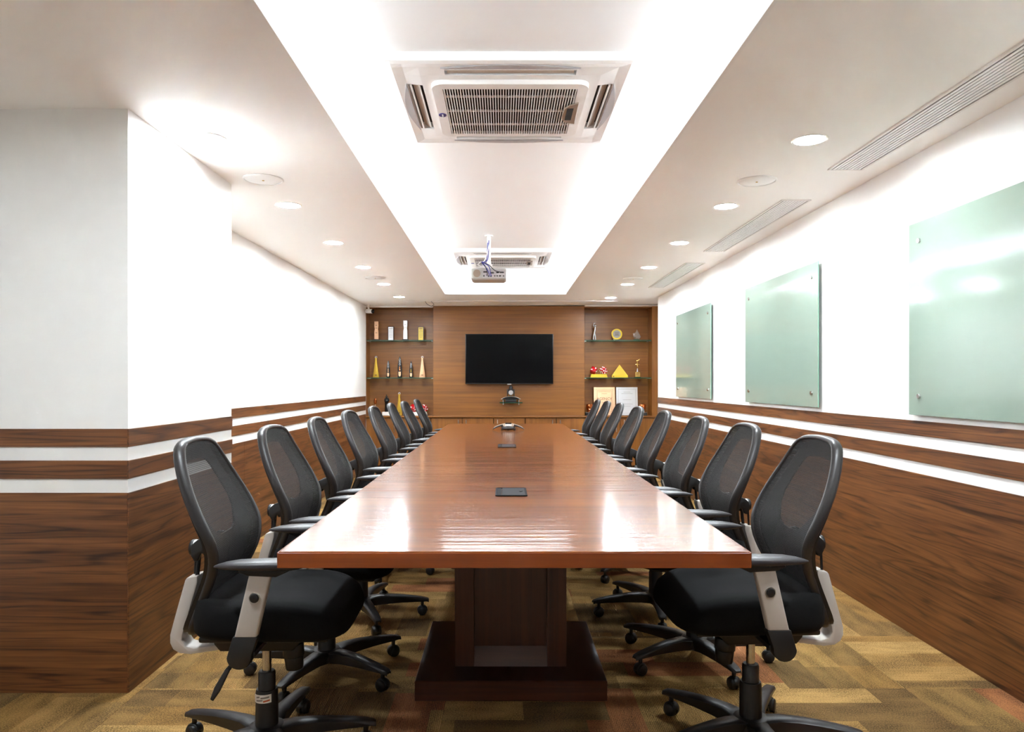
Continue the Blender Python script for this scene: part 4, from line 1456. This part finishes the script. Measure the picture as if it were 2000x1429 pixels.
# right niche, ledge
for px0, px1, lab, mat, em in ((1160, 1201.5, 'gold certificate plaque lettered AGENCY on the right ledge', 'copper', 'engrave'),
                               (1204, 1246, 'silver certificate plaque with faint lines on the right ledge', 'silver', 'engrave_grey')):
    t = award((px0 + px1) / 2, ZC, 'certificate_plaque', lab, 'plaque', 'certificate plaques', YF + 0.15)
    m2 = (YF + 0.15) / F
    w_, h_ = (px1 - px0) * m2 / 2, 55 * m2
    tilt = Matrix.Rotation(-0.10, 4, 'X')
    xform(MB().bb(-w_, w_, -0.008, 0.004, 0.002, h_), tilt).obj('plate', mat, t, bevel=0.002, seg=1)
    fr = MB()
    for ins in (0.032, 0.05) if em == 'engrave' else (0.028,):
        q = 0.0016
        fr.bb(-w_ + ins, w_ - ins, -0.0092, -0.008, h_ - ins - q, h_ - ins + q).bb(-w_ + ins, w_ - ins, -0.0092, -0.008, ins - q, ins + q)
        for s in (-1, 1):
            fr.bb(s * (w_ - ins) - q, s * (w_ - ins) + q, -0.0092, -0.008, ins, h_ - ins)
    for zz_, wd in ((0.335, 0.18), (0.31, 0.08)) if em == 'engrave' else ((0.33, 0.1), (0.31, 0.16), (0.22, 0.12), (0.16, 0.16), (0.13, 0.1)):
        fr.bb(-wd / 2, wd / 2, -0.0092, -0.008, zz_ - 0.002, zz_ + 0.002)
    xform(fr, tilt).obj('engraved_border', em, t, smooth=False)
    if em == 'engrave':
        up = Matrix.Rotation(PI / 2, 4, 'X')
        for body, sz, zc_ in (('AGENCY', 0.055, 0.232), ('OF THE YEAR', 0.028, 0.182)):
            xform(text_mb(body, sz, 0.0008), tilt @ Matrix.Translation((0, -0.0088, zc_)) @ up).obj('lettering', 'engrave', t, smooth=False)


def copper_head(px, lab):
    t = award(px, ZC, 'copper_head', lab, 'trophy', 'copper head trophies', YF + 0.10)
    MB().bb(-0.055, 0.055, -0.05, 0.05, 0.0, 0.040).obj('base', 'dark', t, bevel=0.002, seg=1)
    MB().bb(-0.056, 0.056, -0.051, 0.051, 0.040, 0.044).obj('base_plate', 'steel', t, smooth=False)
    hd_ = MB().lathe([(0.0, 0.044), (0.028, 0.044), (0.030, 0.066), (0.040, 0.085), (0.044, 0.11), (0.046, 0.135), (0.043, 0.155), (0.034, 0.163), (0.0, 0.166)], n=28)
    hd_.obj('head', 'copper_dark', t)
    MB().tube([(0, -0.043, 0.135), (0, -0.052, 0.115), (0, -0.050, 0.108)], [0.006, 0.009, 0.005], n=8).tube([(-0.028, -0.037, 0.138), (-0.010, -0.046, 0.138)], 0.004, n=6).tube([(0.010, -0.046, 0.138), (0.028, -0.037, 0.138)], 0.004, n=6).tube([(-0.016, -0.042, 0.090), (0, -0.046, 0.087), (0.016, -0.042, 0.090)], 0.004, n=6).obj('face', 'copper_dark', t)


copper_head(1255, 'glossy copper head trophy at the right end of the right ledge')
copper_head(1151, 'glossy copper head trophy half hidden by the farthest right chair')

# ------------------------------------------------------------------ projector, CCTV camera, loose cable
pj = thing('projector', 'white projector hanging on a pole from the ceiling tray', 'projector', (-0.126, 6.70, 2.197))
pj.scale = (1.053, 1.053, 1.053)
b = MB()
for i, zz_ in enumerate((-0.052, -0.040, 0.040, 0.048)):
    s = (0.90, 1.0, 1.0, 0.96)[i]
    b.v += [(x, y, zz_) for x, y in rrect(0.30 * s, 0.23 * s, 0.03, 5)]
n = 20
fs = [(i * 24 + k, i * 24 + (k + 1) % 24, (i + 1) * 24 + (k + 1) % 24, (i + 1) * 24 + k) for i in range(3) for k in range(24)]
b.f += fs + [tuple(range(23, -1, -1)), tuple(72 + k for k in range(24))]
b.mi += [0] * (len(fs) + 2)
b.obj('body', 'proj', pj, bevel=0.003)
MB().lathe([(0.0, -0.002), (0.030, -0.002), (0.032, 0.0), (0.0, 0.001)], (-0.100, -0.116, 0.002), n=24, rot=Matrix.Rotation(PI / 2, 3, 'X')).obj('speaker_grille', 'taupe', pj)
rp = MB().bb(-0.052, 0.138, -0.119, -0.112, -0.034, 0.030).obj('port_panel', 'lensgrey', pj, smooth=False)
pt = MB()
for k, (x, z_, w_) in enumerate(((-0.04, -0.02, 0.012), (0.0, -0.022, 0.012), (0.02, -0.022, 0.012), (0.052, -0.02, 0.01), (0.072, -0.02, 0.01), (0.096, -0.02, 0.016), (0.126, -0.02, 0.008), (0.03, 0.006, 0.03), (0.075, 0.008, 0.022), (0.112, 0.01, 0.034), (-0.03, 0.014, 0.03))):
    pt.bb(x - w_ / 2, x + w_ / 2, -0.1205, -0.119, z_ - 0.005, z_ + 0.005)
pt.obj('ports', 'bezel', rp, smooth=False)
MB().lathe([(0.0, 0.0), (0.03, 0.0), (0.032, 0.02), (0.026, 0.022), (0.0, 0.016)], (-0.07, 0.112, 0.0), n=24, rot=Matrix.Rotation(-PI / 2, 3, 'X')).obj('lens', 'bezel', pj)
MB().cyl((0, 0, 0.085), (0, 0, (ZT - 2.197) / 1.053 - 0.004), 0.0165, n=20).obj('pole', 'white', pj)
MB().cyl((0, 0, (ZT - 2.197) / 1.053 - 0.008), (0, 0, (ZT - 2.197) / 1.053 - 0.0005), 0.036, n=28).obj('ceiling_plate', 'white', pj)
mk = MB().bb(-0.03, 0.03, -0.03, 0.03, 0.052, 0.095)
for s in (-1, 1):
    mk.bb(min(0, s * 0.12), max(0, s * 0.12), -0.012, 0.012, 0.050, 0.058)
    mk.cyl((s * 0.115, 0, 0.045), (s * 0.115, 0, 0.062), 0.008, n=10)
mk.obj('mount_bracket', 'offwhite', pj, bevel=0.002, seg=1)


def cord(pts, r, name, mat, par):
    # smooth curve through the points
    xs = list(range(len(pts)))
    out = []
    for k in range((len(pts) - 1) * 6 + 1):
        u = k / 6
        out.append(tuple(cat1(xs, [p[a] for p in pts], u) for a in range(3)))
    return MB().tube(out, r, n=8).obj(name, mat, par)


cord([(0.0, -0.02, 0.30), (-0.010, -0.05, 0.13), (-0.055, -0.10, 0.095), (-0.02, -0.14, 0.045), (0.005, -0.135, -0.005), (0.005, -0.122, -0.022)], 0.0034, 'video_cable', 'cord_blue', pj)
cord([(-0.01, -0.02, 0.28), (-0.02, -0.06, 0.12), (-0.06, -0.105, 0.10), (0.0, -0.145, 0.06), (0.015, -0.135, 0.0), (0.022, -0.122, -0.022)], 0.0034, 'video_cable', 'cord_blue', pj)
cord([(-0.055, -0.10, 0.095), (-0.03, -0.14, 0.06), (-0.012, -0.14, 0.01), (-0.015, -0.122, -0.02)], 0.0032, 'power_cable', 'cord_black', pj)
cord([(-0.055, -0.10, 0.095), (0.0, -0.145, 0.07), (0.05, -0.14, 0.025), (0.09, -0.13, 0.012), (0.112, -0.122, 0.01)], 0.0032, 'power_cable', 'cord_black', pj)
cord([(0.01, -0.02, 0.29), (-0.03, -0.06, 0.13), (-0.07, -0.10, 0.10), (-0.09, -0.10, 0.075), (-0.05, -0.10, 0.065), (-0.05, -0.105, 0.09), (0.0, -0.135, 0.04), (0.012, -0.122, -0.018)], 0.0038, 'white_cable', 'white', pj)

cc = thing('security_camera', 'small white security camera with black lens in the far left ceiling corner', 'camera', (-1.855, 10.18, cz(-1.85)))
MB().cyl((0, 0, -0.001), (0, 0, -0.012), 0.03, n=24).obj('mount_plate', 'white', cc)
MB().tube([(0, 0, -0.008), (0.0, 0, -0.04), (0.012, -0.02, -0.07)], [0.014, 0.012, 0.014], n=12).obj('bracket_arm', 'white', cc)
MB().cyl((-0.030, 0.02, -0.083), (0.062, -0.035, -0.092), 0.030, n=24).obj('camera_body', 'white', cc, bevel=0.004)
MB().cyl((0.062, -0.035, -0.092), (0.072, -0.041, -0.093), 0.0285, n=24).obj('lens_face', 'bezel', cc, bevel=0.002)
MB().cyl((0.072, -0.041, -0.093), (0.075, -0.043, -0.0933), 0.014, n=16).obj('lens', 'rim', cc)
lc = thing('loose_cable', 'thin black loop of cable hanging from the ceiling slot above the left niche', 'cable', (-1.0, 9.76, cz(-1.0)))
cord([(-0.03, -0.02, 0.0), (0.0, 0.0, -0.04), (0.05, 0.02, -0.062), (0.085, 0.02, -0.04), (0.05, 0.0, -0.003)], 0.003, 'cable_loop', 'cord_black', lc)
